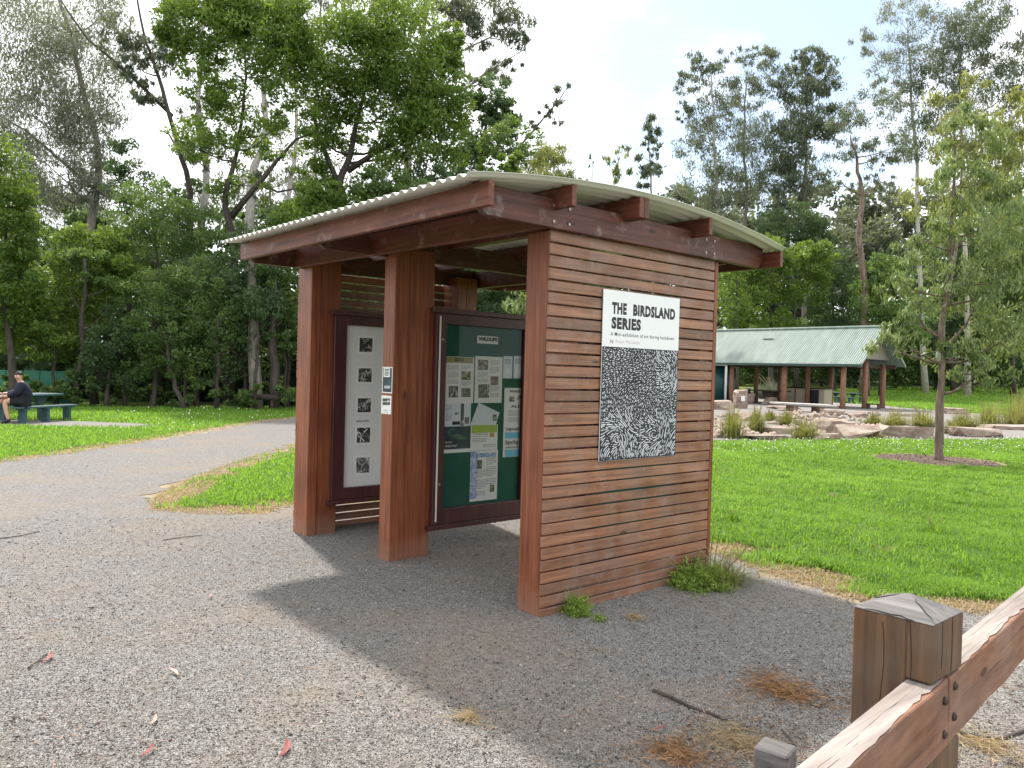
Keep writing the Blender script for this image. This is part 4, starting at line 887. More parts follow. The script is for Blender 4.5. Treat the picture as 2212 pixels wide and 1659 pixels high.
# ================================================================== PICNIC PAVILION
EX, EY = -16.58, 40.13                       # right front eave corner; +a runs to -x, +b to +y
pav = empty('picnic_pavilion', (EX - 8, EY + 2.7, 0), 'long open picnic pavilion with green corrugated gable roof on round posts', 'pavilion')
def pv(a, b, z): return (EX - a, EY + b, z)
mt2, t2, b2, o2 = mat('green_roof_sheet'); v2 = mapping(t2, (1, 1, 1)); n2 = noise(t2, mapping(t2, (3, .4, 1)), 1.2, 5)
t2.links.new(ramp(t2, n2, [(.3, (.10, .145, .125)), (.7, (.18, .235, .205))]), b2.inputs['Base Color']); b2.inputs['Roughness'].default_value = .5
ZE, ZR, HB, LEN = 2.66, 4.80, 2.72, 17.0
nw = int(LEN / .13); xa = np.linspace(-.05, LEN, nw * 6 + 1); w2 = .03 * np.cos(np.linspace(0, nw * 2 * math.pi, len(xa)))
for sg_ in (1, -1):
    b0 = np.where(sg_ > 0, -.12, 2 * HB + .12); V = []
    for b_, z_ in ((float(b0), ZE - .1), (HB, ZR)):
        V.append(np.stack([EX - xa, np.full(len(xa), EY + b_), z_ + w2], 1))
    V = np.concatenate(V); m_ = len(xa); i_ = np.arange(m_ - 1); Fq = np.stack([i_, i_ + 1, i_ + 1 + m_, i_ + m_], 1)
    V = np.concatenate([V, V - (0, 0, .02)]); Fq = np.concatenate([Fq, Fq[:, ::-1] + 2 * m_])
    link('roof', npmesh('roof', V, Fq, smooth=True), mt2, pav)
DKG = plain('dark_green_trim', (.05, .09, .075), .5); DBR = plain('dark_brown_beam', (.055, .035, .025), .7)
MB().tube([pv(-.1, HB, ZR + .02), pv(LEN, HB, ZR + .02)], .09, 8).build('ridge_cap', mt2, pav)
MB().box(EX - LEN, EX + .06, EY - .26, EY - .13, ZE - .24, ZE - .11, .5).build('gutter', DKG, pav)
for bb0, bb1, s_ in ((-.2, HB, 1), (2 * HB + .2, HB, 1)):
    MB().prism([(EY + bb0, ZE - .2), (EY + bb1, ZR - .08), (EY + bb1, ZR + .06), (EY + bb0, ZE - .04)], 0, EX + .055, EX + .10, .5).build('barge_board', mt2, pav)
MB().prism([(EY + .5, ZE + .25), (EY + 2 * HB - .5, ZE + .25), (EY + HB, ZR - .16)], 0, EX - .62, EX - .58, .5).build('gable_infill', plain('gable_sheet', (.20, .17, .15), .6), pav)
for b_ in (.3, 2 * HB - .3): MB().box(EX - LEN, EX - .3, EY + b_ - .06, EY + b_ + .06, ZE - .28, ZE - .02, .5).build('eave_beam', DBR, pav)
for a_ in (1.1, 4.75, 8.4, 12.0): MB().box(EX - a_ - .05, EX - a_ + .05, EY + .36, EY + 2 * HB - .36, ZE - .26, ZE - .04, .4).build('tie_beam', DBR, pav)
PWD = barkmat('round_post_timber', (.16, .075, .045), (.30, .165, .10), (4, 4, .8))
for a_, b_, zt in ((1.15, .3, ZE), (4.8, .3, ZE), (8.5, .3, ZE), (1.0, 2.7, 4.5), (4.6, 2.7, 4.5), (8.2, 2.7, 4.5), (4.3, 5.1, ZE), (7.9, 5.1, ZE), (9.7, 5.1, ZE), (1.0, 5.1, ZE), (12.2, .3, ZE), (12.2, 5.1, ZE)):
    MB().tube([pv(a_, b_, -.3), pv(a_ + .01, b_, 1.2), pv(a_, b_, zt)], [.16, .15, .145], 12).build('post', PWD, pav, smooth=True)
MB().box(EX - 7.3, EX - 6.6, EY + HB - .9, EY + HB - .55, 4.18, 4.26).build('skylight_vent', PAPER, pav)
WALLG = plain('teal_panel', (.015, .075, .085), .4, var=.2); 
tk = empty('water_tank', pv(10.2, 1.4, 0), 'dark teal water tank with white downpipe under the pavilion roof, beside the slatted wall', 'tank')
MB().tube([pv(10.3, 1.4, 0), pv(10.3, 1.4, 2.25), pv(10.3, 1.4, 2.4)], [1.15, 1.15, .5], 24).build('tank_body', WALLG, tk, smooth=True)
MB().tube([pv(9.9, -.1, 2.45), pv(8.75, -.1, 2.45), pv(8.68, -.1, 2.38), pv(8.68, -.1, 0)], .075, 8).build('downpipe', PAPER, tk, smooth=True)
bq = empty('barbecue_counter', pv(4.9, 3.3, 0), 'cream brick barbecue counter with dark doors under the pavilion', 'barbecue')
CRM = plain('cream_panel', (.48, .42, .32), .7); DPN = plain('dark_panel', (.02, .02, .035), .5)
MB().box(EX - 6.2, EX - 3.6, EY + 2.9, EY + 3.9, 0, 1.05).build('body', CRM, bq, .02)
MB().box(EX - 6.25, EX - 3.55, EY + 2.85, EY + 3.95, 1.052, 1.12).build('worktop', DBR, bq, .01)
for a0, a1, nm, m_ in ((3.95, 4.7, 'door', DPN), (4.72, 4.9, 'stone_pier', CRM), (5.5, 5.55, 'joint', DBR)): MB().box(EX - a1, EX - a0, EY + 2.86, EY + 2.898, .06, 1.0).build(nm, m_, bq, .005)
MB().box(EX - 5.9, EX - 5.1, EY + 3.05, EY + 3.7, 1.122, 1.16).build('hotplate', DPN, bq)
DTM = plain('dark_table_timber', (.045, .032, .028), .6)
tb = empty('long_table', pv(7.6, 1.7, 0), 'long dark table on two heavy pedestals under the pavilion', 'table')
MB().box(EX - 9.9, EX - 5.4, EY + 1.25, EY + 2.2, .80, .88).build('table_top', DTM, tb, .01)
for a_ in (8.6, 6.6): MB().prism([(EX - a_ - .42, .795), (EX - a_ + .42, .795), (EX - a_ + .32, .42), (EX - a_ + .16, .34), (EX - a_ + .16, 0), (EX - a_ - .16, 0), (EX - a_ - .16, .34), (EX - a_ - .32, .42)], 1, EY + 1.45, EY + 2.0).build('pedestal', DTM, tb)
boulder('stone_bench', np.array([EX - 7.9, EY + .9, 0]), 1.5, .5, .62, 0, 91, 'pale rectangular stone bench block in front of the long table', 40, sink=.08, group='stone benches', cat='bench')
boulder('stone_bench', np.array([EX - 6.2, EY + 1.0, 0]), .85, .5, .5, 0, 93, 'shorter dark stone bench block right of the pale one', 40, sink=.08, group='stone benches', cat='bench')
MB_ = MB().box(EX - 4.45 + 3.0, EX - 3.7 + 3.0, EY + 2.2, EY + 2.5, .30, .36)
lw = empty('low_shelf', pv(.55, 2.8, 0), 'small low dark stand at the foot of the end post', 'stand')
MB().box(EX - .9, EX - .1, EY + 2.6, EY + 3.0, .26, .31).build('top', DTM, lw); 
for a_ in (.8, .2): MB().box(EX - a_ - .04, EX - a_ + .04, EY + 2.65, EY + 2.95, 0, .258).build('leg', DTM, lw)
def picnic(c, ax, label, m, L=1.9, sc=1., nm='picnic_table'):
    ax = np.asarray(ax) / np.linalg.norm(ax); ay = np.array([-ax[1], ax[0], 0]); z = np.array([0, 0, 1.]); o = empty(nm, c, label, 'picnic table')
    MB().obox(c + z * .73 * sc, ax * L / 2, ay * .37, z * .025, .5).build('table_top', m, o, .008)
    for s in (-1, 1):
        b = MB(); p = c + ax * s * L * .30
        prof = [(-.06, 0), (.06, 0), (.06, .36), (.16, .58), (.34, .705), (-.34, .705), (-.16, .58), (-.06, .36)]
        V = [p + ax * (x * .9) + z * (y * sc) + ay * t for t in (-.05, .05) for x, y in prof]; n = 8
        b.add(V, [tuple(range(n))[::-1], tuple(range(n, 2 * n))] + [(i, (i + 1) % n, n + (i + 1) % n, n + i) for i in range(n)]); b.build('pedestal', m, o)
        MB().obox(c + ay * s * .66 + z * .43 * sc, ax * (L / 2 + .02), ay * .14, z * .022, .5).build('bench_seat', m, o, .006)
        for e in (-.38, 0, .38):
            MB().obox(c + ay * s * .66 + ax * e * L + z * .19 * sc, ax * .045, ay * .09, z * .215 * sc, .5).obox(c + ay * s * .66 + ax * e * L + z * .385 * sc, ax * .10, ay * .12, z * .02, .5).build('leg', m, o)
    return o
TEAL = plain('teal_painted_timber', (.030, .075, .085), .55, var=.3); GRT = plain('pale_grey_timber', (.30, .28, .27), .7)
for a_, b_, lb, m_ in ((7.0, 12.5, 'teal picnic table on the far lawn seen between the last pavilion posts', TEAL), (14.3, 12.5, 'pale grey picnic table on the far lawn seen through the pavilion', GRT)):
    c_ = np.array(pv(a_, b_, 0.)); c_[2] = float(gz(c_[0], c_[1])); picnic(c_, (-1, .1, 0), lb, m_, 2.3)
cd = np.array(pv(3.3, 12.0, 0.)); 
# long leaning grass behind the pavilion
clump('flax_clump', 'grey green flax clump beyond the left of the pavilion', 'plant', np.array([EX - 12.5, EY + 12, 0]), 2.0, 1.6, 1.5, 500, 'pale', 'tuft', leaf=.07, tint=.6)

# ================================================================== LEFT PICNIC TABLE AND PERSON
tc0 = gp(-12, 915); tc1 = gp(75, 908.5); tax = tc1 - tc0; tax /= np.linalg.norm(tax)
tcen = gp(52, 909) - tax * .05; tay = np.array([-tax[1], tax[0], 0])
if tay @ FW < 0: tay = -tay
picnic(tcen, tax, 'teal picnic table with person sitting at it near the left picture edge', TEAL, 2.0, .92)
# green panel fence far left
fnp = empty('panel_fence', gp(60, 878), 'low bright green panel fence among bushes at far left', 'fence'); fA, fB = at(-60, 812, 29), at(160, 812, 29)
GRF = plain('green_fence_sheet', (.02, .15, .105), .6, var=.4, sc=2); pf = (fB - fA); pf[2] = 0; pl_n = np.linalg.norm(pf); pf /= pl_n
for k in range(6):
    p = fA + pf * pl_n * (k + .5) / 6; p[2] = .55; MB().obox(p, pf * pl_n / 12.6, np.cross(pf, (0, 0, 1)) * .015, (0, 0, .62), .5).build('panel', GRF, fnp)
lb_ = empty('log_seat', gp(570, 876), 'dark rough log seat on two stumps at the forest edge', 'bench'); lc = at(570, 863, 28.3); lc[2] = 0
MB().tube([lc - RT * .55 + (0, 0, .44), lc + RT * .0 + (0, 0, .46), lc + RT * .55 + (0, 0, .43)], .10, 9).build('log', BARK['dark'], lb_, smooth=True)
for s in (-.3, .3): MB().tube([lc + RT * s, lc + RT * s + (0, 0, .36)], .06, 8).build('stump', BARK['dark'], lb_)

def skin(name, pts, edges, rad, m, parent, sub=2, root=0):
    me = bpy.data.meshes.new(name); me.from_pydata([tuple(map(float, p)) for p in pts], edges, []); o = bpy.data.objects.new(name, me); COL.objects.link(o)
    md = o.modifiers.new('skin', 'SKIN'); md.use_smooth_shade = True; ss = o.modifiers.new('sub', 'SUBSURF'); ss.levels = sub; ss.render_levels = sub
    for i, r_ in enumerate(rad): me.skin_vertices[0].data[i].radius = (r_, r_) if not isinstance(r_, tuple) else r_
    me.skin_vertices[0].data[root].use_root = True
    dg = bpy.context.evaluated_depsgraph_get(); nm = bpy.data.meshes.new_from_object(o.evaluated_get(dg)); bpy.data.objects.remove(o); bpy.data.meshes.remove(me)
    nm.name = name; nm.materials.clear(); nm.polygons.foreach_set('use_smooth', [True] * len(nm.polygons)); return link(name, nm, m, parent)
SKIN = plain('skin', (.50, .29, .22), .55, var=.06); NAVYC = plain('navy_sweatshirt', (.010, .012, .030), .85, var=.3); BLKC = plain('black_shorts', (.010, .010, .014), .85); HAIR = plain('dark_brown_hair', (.035, .02, .014), .6); SHOE = plain('black_shoe', (.012, .012, .014), .5)
seat = tcen - tay * .66; ps = seat + tax * (float((gp(38, 914) - seat) @ tax)); hb_ = .455
per = empty('person', (ps[0], ps[1], 0), 'person in navy sweatshirt and black shorts sitting sideways on the teal bench', 'person')
lf = -RT * .93 - FW * .37; lf /= np.linalg.norm(lf); sdv = np.array([-lf[1], lf[0], 0])      # facing left; sdv = person's left
if sdv @ FW > 0: sdv = -sdv                                                              # sdv points towards the camera
hy = hb_ + .10
def B(f, s, z):
    z = hy + (z - hy) * .86 if z > hy else z
    return ps + lf * (f + (.06 * (z - hy) if z > hy else 0)) + sdv * s * 1.05 + np.array([0, 0, z])
# one continuous body: pelvis, spine, neck, head, arms, legs
pts = [B(0, 0, hy), B(.02, 0, hy + .22), B(.06, 0, hy + .42), B(.09, 0, hy + .54), B(.11, .01, hy + .60), B(.125, .03, hy + .68), B(.12, .035, hy + .76),
       B(.05, .17, hy + .45), B(.16, .24, hy + .22), B(.36, .16, hy + .14), B(.44, .12, hy + .13),
       B(.07, -.17, hy + .45), B(.22, -.24, hy + .24), B(.44, -.12, hy + .20), B(.50, -.08, hy + .20),
       B(.06, .10, hy - .01), B(.42, .14, hy + .0), B(.36, .17, .25), B(.32, .18, .09), B(.44, .19, .045),
       B(.06, -.10, hy - .01), B(.42, -.06, hy + .09), B(.62, .12, hy - .10), B(.68, .18, .26), B(.80, .20, .20)]
ed = [(0, 1), (1, 2), (2, 3), (3, 4), (4, 5), (5, 6), (2, 7), (7, 8), (8, 9), (9, 10), (2, 11), (11, 12), (12, 13), (13, 14), (0, 15), (15, 16), (16, 17), (17, 18), (18, 19), (0, 20), (20, 21), (21, 22), (22, 23), (23, 24)]
rad = [.13, .135, .14, .075, .055, .088, .075, .065, .05, .038, .034, .065, .05, .038, .034, .105, .072, .052, .038, .035, .105, .072, .052, .038, .035]
skin('body', pts, ed, rad, SKIN, per)
sh_pts = [B(-.005, 0, hy + .03), B(.015, 0, hy + .22), B(.055, 0, hy + .42), B(.082, 0, hy + .51), B(.05, .17, hy + .45), B(.16, .24, hy + .22), B(.35, .165, hy + .145), B(.07, -.17, hy + .45), B(.22, -.24, hy + .24), B(.43, -.125, hy + .20)]
skin('sweatshirt', sh_pts, [(0, 1), (1, 2), (2, 3), (2, 4), (4, 5), (5, 6), (2, 7), (7, 8), (8, 9)], [.185, .19, .20, .12, .10, .085, .06, .10, .085, .06], NAVYC, per)
skin('shorts', [B(0, 0, hy), B(.05, .10, hy - .0), B(.34, .135, hy + .0), B(.05, -.10, hy), B(.34, -.07, hy + .07)], [(0, 1), (1, 2), (0, 3), (3, 4)], [.18, .15, .115, .15, .115], BLKC, per)
hc = B(.125, .032, hy + .72); fd = (lf * .55 + sdv * .83); fd /= np.linalg.norm(fd); fs = np.cross((0, 0, 1), fd)     # face turned towards the camera
hp = [hc + fd * a + fs * b + np.array([0, 0, z]) for a, b, z in ((-.03, 0, .085), (-.06, 0, .03), (-.065, 0, -.05), (.02, 0, .10), (-.03, .068, .02), (-.03, -.068, .02))]
skin('hair', hp, [(0, 1), (1, 2), (0, 3), (0, 4), (0, 5)], [.078, .082, .06, .05, .045, .045], HAIR, per)
def face(nm, a, b, z, r_, m, sx=1): MB().tube([hc + fd * (a - r_ * .3) + fs * b + (0, 0, z), hc + fd * (a + r_ * .3) + fs * b + (0, 0, z), hc + fd * (a + r_) + fs * b + (0, 0, z - r_ * .2)], [r_ * sx, r_ * sx, r_ * .3], 8).build(nm, m, per, smooth=True)
face('eye', .083, .033, .015, .010, HAIR); face('eye', .083, -.033, .015, .010, HAIR); face('nose', .090, 0, -.012, .016, SKIN); face('mouth', .080, 0, -.050, .010, plain('lips', (.40, .15, .13), .5), 1.8)
for s in (-1, 1): face('ear', -.01, s * .088, -.005, .018, SKIN)
for (hx, i0, i1) in ((10, 9, 10), (14, 13, 14)):                                 # hands: palm, four fingers, thumb
    w = pts[i1]; d = pts[i1] - pts[i0]; d /= np.linalg.norm(d); s = np.cross(d, (0, 0, 1)); s /= np.linalg.norm(s); P_ = [w, w + d * .05, w + d * .085]; E_ = [(0, 1), (1, 2)]; R_ = [.026, .034, .034]
    for k, (o_, L_) in enumerate(((-.030, .065), (-.010, .075), (.010, .07), (.029, .055))):
        i = len(P_); P_ += [w + d * .10 + s * o_, w + d * (.10 + L_ * .5) + s * o_ + np.array([0, 0, -.008]), w + d * (.10 + L_ * .9) + s * o_ + np.array([0, 0, -.028])]; E_ += [(2, i), (i, i + 1), (i + 1, i + 2)]; R_ += [.010, .009, .007]
    i = len(P_); P_ += [w + d * .04 - s * .045, w + d * .075 - s * .062]; E_ += [(1, i), (i, i + 1)]; R_ += [.012, .009]
    skin('hand', P_, E_, R_, SKIN, per, 1)
for a, b, dz in ((18, 19, 0), (23, 24, 0)):
    d = pts[b] - pts[a]; d /= np.linalg.norm(d); skin('shoe', [pts[a] - d * .05 + (0, 0, .0), pts[a] + d * .05, pts[a] + d * .17 + (0, 0, -.012)], [(0, 1), (1, 2)], [.052, .055, .042], SHOE, per)

# ================================================================== TREES
GF, GL = 'trees of the forest edge on the left', 'gum trees beyond the pavilion'
# -- tall gums, left
tree('gum_tree', 'hazy grey green gum filling the top left corner', 'tree', GF, 42, [(205, 862), (200, 600), (198, 430), (190, 260), (150, 70), (110, -80)], .30,
     [(50, 60, 120, 130, 2.1), (165, 150, 95, 120, 2.1), (70, 250, 110, 90, 2.1), (205, 270, 65, 90, 1.8), (10, 350, 80, 90, 2.0), (230, 30, 60, 70, 1.4), (130, 380, 100, 80, 2.0), (215, 390, 60, 60, 1.7)], 'pale', 'grey', 'gum', 8,
     extra=[[(0, 250, .05), (60, 285, .06), (130, 345, .08), (185, 395, .10), (235, 425, .13)]])
tree('gum_tree', 'leaning gum with bare dark trunk crossing the gap of sky at upper left', 'tree', GF, 38, [(415, 862), (412, 620), (404, 480), (396, 395), (383, 290), (345, 165), (312, 70), (285, -40)], .21,
     [(345, 120, 40, 55, 1.4), (290, 140, 38, 66, 1.6), (310, 190, 34, 44, 1.4), (255, 70, 45, 50, 1.4), (380, 60, 40, 60, .9), (420, 330, 40, 50, .7)], 'gum', 'dark', 'gum', 8,
     extra=[[(372, 250, .10), (310, 190, .09), (250, 135, .075), (190, 85, .06), (150, 30, .045), (120, -20, .03)], [(388, 330, .06), (365, 290, .04), (340, 278, .02)]])
tree('gum_tree', 'pale straight gum trunk between the leaning gum and the dark wattle', 'tree', GF, 47, [(432, 862), (430, 520), (432, 300), (438, 120), (440, -60)], .30, [(430, -60, 110, 90, 1.4), (420, 250, 35, 60, .8), (450, 330, 40, 50, .8)], 'gum', 'pale', 'gum', 8)
tree('gum_tree', 'thick pale gum trunk right of the dark wattle trunk', 'tree', GF, 44, [(540, 862), (546, 500), (562, 320), (570, 150), (582, -40)], .33, [(590, -60, 110, 80, 1.4), (560, 400, 35, 40, .7), (590, 250, 35, 50, .6)], 'gum', 'pale', 'gum', 8)
tree('gum_tree', 'thin pale gum stem above the left end of the shelter roof', 'tree', GF, 50, [(622, 862), (626, 480), (632, 300), (640, 60), (655, -60)], .20, [(660, -50, 90, 80, 1.3), (610, 400, 30, 45, .7)], 'gum', 'pale', 'gum', 8)
tree('gum_tree', 'second thin pale gum stem just right of the thin one over the roof', 'tree', GF, 52, [(668, 862), (672, 480), (674, 330), (690, 40), (700, -70)], .17, [(720, -60, 80, 70, 1.2), (665, 420, 35, 35, .6)], 'gum', 'pale', 'gum', 8)
tree('gum_tree', 'high gum whose loose drooping top hangs over the middle of the sky', 'tree', GF, 50, [(880, 862), (885, 400), (900, 150), (915, 40), (935, -70)], .32, [(925, 20, 50, 50, 1.0), (1040, 20, 90, 50, 1.5), (1110, 50, 45, 55, 1.4), (1010, 75, 60, 35, 1.0), (1085, 150, 45, 28, 1.2), (1040, 175, 30, 20, .8), (985, 30, 40, 40, 1.1), (1135, 105, 18, 40, 1.2)], 'gum', 'grey', 'gum', 8)
tree('gum_sapling', 'thin leaning gum sapling with sparse leaves right of the dense trees', 'tree', GF, 45, [(1105, 862), (1110, 500), (1125, 320), (1165, 265), (1200, 225), (1228, 188)], .10, [(1215, 205, 24, 26, 1.0), (1190, 240, 28, 18, .8), (1165, 265, 34, 16, .7), (1130, 250, 14, 14, .7), (1210, 260, 26, 10, .5)], 'gum', 'dark', 'gum', 8)
tree('gum_tree', 'loose hazy gum far behind the pale trunks above the left roof end', 'tree', GF, 60, [(590, 862), (585, 500), (580, 330)], .2, [(540, 420, 70, 70, .8), (640, 430, 70, 60, .8), (480, 440, 60, 60, .8), (600, 330, 80, 60, .6), (700, 400, 60, 60, .8)], 'gum', 'grey', 'gum', 7)
tree('gum_tree', 'loose hazy gum behind the understory left of the sky gap', 'tree', GF, 58, [(130, 862), (135, 600), (140, 450)], .2, [(110, 470, 100, 80, 1.1), (230, 470, 70, 60, 1.0), (40, 430, 80, 80, 1.1)], 'gum', 'grey', 'gum', 7)
# -- dense wattles and blackwoods, left
tree('wattle_tree', 'big bright wattle with a dark forked trunk left of the shelter roof', 'tree', GF, 32, [(494, 862), (496, 640), (497, 500), (500, 400), (520, 300), (530, 120)], .21,
     [(450, 40, 105, 75, 3.6), (565, 85, 110, 85, 3.8), (425, 125, 60, 55, 3), (625, 140, 75, 75, 3.5), (520, 5, 130, 60, 3.6), (470, 300, 75, 60, 2.0), (560, 310, 65, 50, 1.8), (405, 300, 55, 55, 2.0), (530, 220, 90, 50, 1.9), (640, 60, 60, 60, 3.2), (450, 210, 60, 50, 1.9), (640, 250, 60, 45, 1.6), (520, 400, 70, 45, 1.4), (380, 60, 50, 70, 2.6)], 'bright', 'dark', 'dense', 8,
     extra=[[(498, 470, .14), (530, 430, .12), (560, 395, .10), (600, 345, .07), (640, 300, .05), (690, 285, .03)], [(560, 395, .07), (600, 415, .05), (650, 405, .03)]])
tree('blackwood_tree', 'broad dense green tree with a forked trunk standing right behind the roof', 'tree', GF, 34, [(752, 862), (748, 560), (746, 420), (752, 330), (775, 240), (800, 100)], .26,
     [(760, 120, 105, 95, 3.6), (880, 110, 105, 105, 3.8), (955, 195, 66, 110, 4), (930, 300, 80, 85, 3.4), (705, 200, 70, 70, 3.2), (800, 40, 95, 70, 3.6), (850, 390, 85, 55, 2.6), (880, 220, 80, 80, 3.2), (760, 300, 80, 50, 1.5), (690, 300, 60, 70, 2.2), (860, 300, 60, 50, 2.2), (800, 210, 90, 60, 2.4), (690, 390, 70, 40, 2), (975, 110, 35, 60, 3)], 'bright', 'dark', 'dense', 8,
     extra=[[(746, 430, .15), (715, 360, .11), (690, 300, .08), (672, 235, .05)], [(750, 370, .14), (810, 330, .10), (870, 305, .06), (920, 280, .04)]])
tree('blackwood_tree', 'dark dense tree with a rounded top right of the broad one', 'tree', GF, 40, [(1030, 862), (1035, 500), (1040, 330), (1062, 200)], .2, [(1062, 215, 42, 66, 3.4), (1040, 300, 60, 55, 3.2), (1092, 265, 36, 60, 3.2), (1010, 360, 55, 50, 3)], 'dark', 'dark', 'dense', 8)
tree('blackwood_tree', 'mid green rounded tree below the dark one above the roof peak', 'tree', GF, 36, [(1110, 862), (1112, 560), (1110, 400)], .15, [(1090, 300, 55, 45, 3.4), (1150, 330, 55, 45, 3.2), (1130, 420, 90, 70, 3.2)], 'mid', 'dark', 'dense', 8)
tree('wattle_tree', 'light yellow green bushy top just over the roof peak', 'tree', GF, 30, [(1085, 862), (1085, 560), (1082, 400)], .10, [(1085, 358, 48, 36, 3.6), (1060, 420, 70, 50, 3.2)], 'bright', 'dark', 'dense', 8)
tree('gum_sapling', 'olive young gum with yellowish skirt at the right end of the left forest', 'tree', GF, 33, [(1205, 862), (1203, 560), (1200, 380)], .09, [(1195, 345, 46, 40, 3), (1225, 390, 40, 26, 2.4), (1180, 420, 70, 60, 3)], 'yellow', 'dark', 'gum', 8)
tree('blackwood_tree', 'dark round bush crown left of the leaning gum', 'tree', GF, 36, [(285, 862), (280, 560), (272, 420)], .14, [(268, 350, 58, 48, 2.2), (300, 420, 80, 45, 2.4)], 'dark', 'dark', 'dense', 8)
tree('blackwood_tree', 'spreading mid green tree under the gap of sky', 'tree', GF, 30, [(345, 866), (342, 640), (338, 500)], .13, [(330, 455, 90, 62, 3.2), (405, 500, 75, 65, 3.2), (280, 530, 70, 60, 3)], 'mid', 'dark', 'dense', 8)
tree('wattle_tree', 'tall bright bushy tree at the left picture edge', 'tree', GF, 26.5, [(25, 872), (20, 640), (5, 420)], .14, [(-35, 400, 80, 130, 3.8), (25, 500, 60, 110, 3.6), (50, 600, 55, 70, 3.2), (-10, 650, 70, 90, 3)], 'bright', 'dark', 'dense', 8)
tree('wattle_tree', 'rounded bright wattle behind the person and picnic table', 'tree', GF, 29, [(205, 870), (200, 700), (196, 560)], .12, [(195, 535, 85, 55, 3.6), (165, 600, 85, 70, 3.4), (255, 580, 70, 60, 3.4), (190, 680, 90, 60, 3)], 'bright', 'dark', 'dense', 8)
tree('wattle_tree', 'small sunlit young tree with dark stem left of centre in the understory', 'tree', GF, 27.5, [(122, 876), (118, 780), (104, 660)], .07, [(85, 665, 60, 36, 3.2), (60, 740, 66, 50, 2.6), (120, 730, 50, 50, 2.4), (30, 700, 40, 40, 2.6)], 'bright', 'dark', 'dense', 8)
for k, (u, ells, p_, d_, lb) in enumerate((
    (330, [(315, 640, 80, 60, 3.4), (350, 720, 80, 70, 3.2), (300, 770, 70, 60, 2.6)], 'mid', 28.0, 'full leafy understory tree behind the bench end, mid green'),
    (425, [(425, 610, 80, 60, 3.4), (460, 690, 75, 65, 3.2), (420, 770, 70, 60, 2.4)], 'mid', 28.6, 'dense understory tree midway between table and shelter'),
    (532, [(525, 590, 75, 60, 3.4), (560, 670, 70, 70, 3.2), (510, 760, 70, 70, 2.6)], 'dark', 29.2, 'dark understory tree left of the shelter post'),
    (618, [(610, 560, 62, 50, 3.2), (640, 640, 60, 70, 2.8), (600, 740, 50, 70, 1.6)], 'mid', 30.2, 'lighter understory tree touching the left shelter post'),
    (232, [(240, 740, 70, 60, 2.8), (210, 800, 60, 45, 2.2)], 'dark', 27.6, 'dark bush right behind the picnic table'),
    (700, [(715, 430, 75, 40, 3.2), (660, 480, 65, 55, 3), (740, 500, 80, 60, 3)], 'bright', 31, 'bright leafy tree peeking over the left slope of the roof'),
    (835, [(815, 400, 60, 40, 3), (870, 430, 75, 50, 3), (790, 480, 70, 60, 3)], 'mid', 31.5, 'mid green tree peeking over the middle of the roof slope'),
    (965, [(950, 390, 70, 40, 2.8), (1000, 440, 75, 60, 3), (950, 520, 80, 70, 3)], 'dark', 33, 'dark tree hidden mostly behind the roof near its peak'),
    (1060, [(1040, 620, 70, 60, 3.2), (1080, 700, 80, 70, 3.2), (1000, 700, 80, 80, 3)], 'dark', 30, 'dark bushy tree seen through the shelter above the cabinet'),
    (780, [(760, 600, 90, 80, 3), (840, 660, 90, 90, 3), (740, 740, 80, 80, 3)], 'mid', 30, 'leafy tree seen in slices through the left slatted wall'))):
    tree('understory_tree', lb, 'tree', GF, d_, [(u, 872), (u + 3, 760), (u - 2, 640 if k < 5 else 520)], .09, ells, p_, 'dark', 'dense', 8)
tree('gum_sapling', 'bright drooping young gum seen through the shelter right of its rear post', 'tree', GF, 13.5, [(1150, 900), (1148, 760), (1140, 600)], .05, [(1118, 640, 32, 34, 1.6), (1150, 680, 50, 50, 1.8), (1160, 600, 40, 40, 1.4)], 'young', 'young', 'gum', 17, lenf=1.0)
# bare stems standing in the shade of the understory
for k, (u, lean, h_, r_, d_, lb) in enumerate(((182, 20, 560, .09, 27.4, 'dark slender stem with a curved foot behind the table'), (262, -6, 700, .07, 28.2, 'thin dark stem right of the slender curved one'), (358, -40, 720, .07, 27.3, 'dark stem leaning left at its foot in the understory'),
    (395, -10, 660, .06, 28.4, 'thin upright stem beside the left leaning stem'), (472, 4, 680, .08, 28.2, 'dark upright stem in the middle of the understory'), (542, -14, 520, .20, 28.8, 'stout pale brown trunk near the log seat'),
    (590, -2, 560, .16, 29.0, 'thick dark trunk just left of the log seat'), (556, 8, 640, .06, 28.0, 'thin dark forked stem above the log seat'), (616, 3, 700, .05, 29.5, 'slim stem nearest the left shelter post'))):
    o = empty('bare_stem_tree', at(u, 872, d_) * (1, 1, 0), lb, 'tree', 'bare stems at the forest edge'); bs = MB()
    P_ = [at(u - lean * (1 - f) ** 2 * 1.0, 874 - (874 - h_) * f, d_) + rng.normal(0, .03, 3) for f in np.linspace(0, 1, 9)]; P_[0][2] = -.1; bs.tube(P_, [r_ * (1.25 - .7 * i / 8) for i in range(9)], 7)
    for j in range(4):
        q = P_[3 + j]; e = q + RT * random.uniform(-.9, .9) + FW * random.uniform(-.5, .5) + (0, 0, random.uniform(.4, 1.0)); bs.tube([q, (q + e) / 2 + (0, 0, -.08), e], [r_ * .4, r_ * .25, r_ * .1], 5)
    bs.build('trunk', BARK['grey' if k in (5,) else 'dark'], o, smooth=True)
    c_ = P_[-1]; tp_ = 1106 + float((c_ - C) @ RT) / d_ * FPX
    me_, _ = crown_mesh('crown', [(u - 4, h_ + 10, 46, 46, 1.6), (u + 14, h_ + 60, 40, 36, 1.0)], d_, 8); link('crown', me_, PAL['dark' if k % 2 else 'mid'], o)
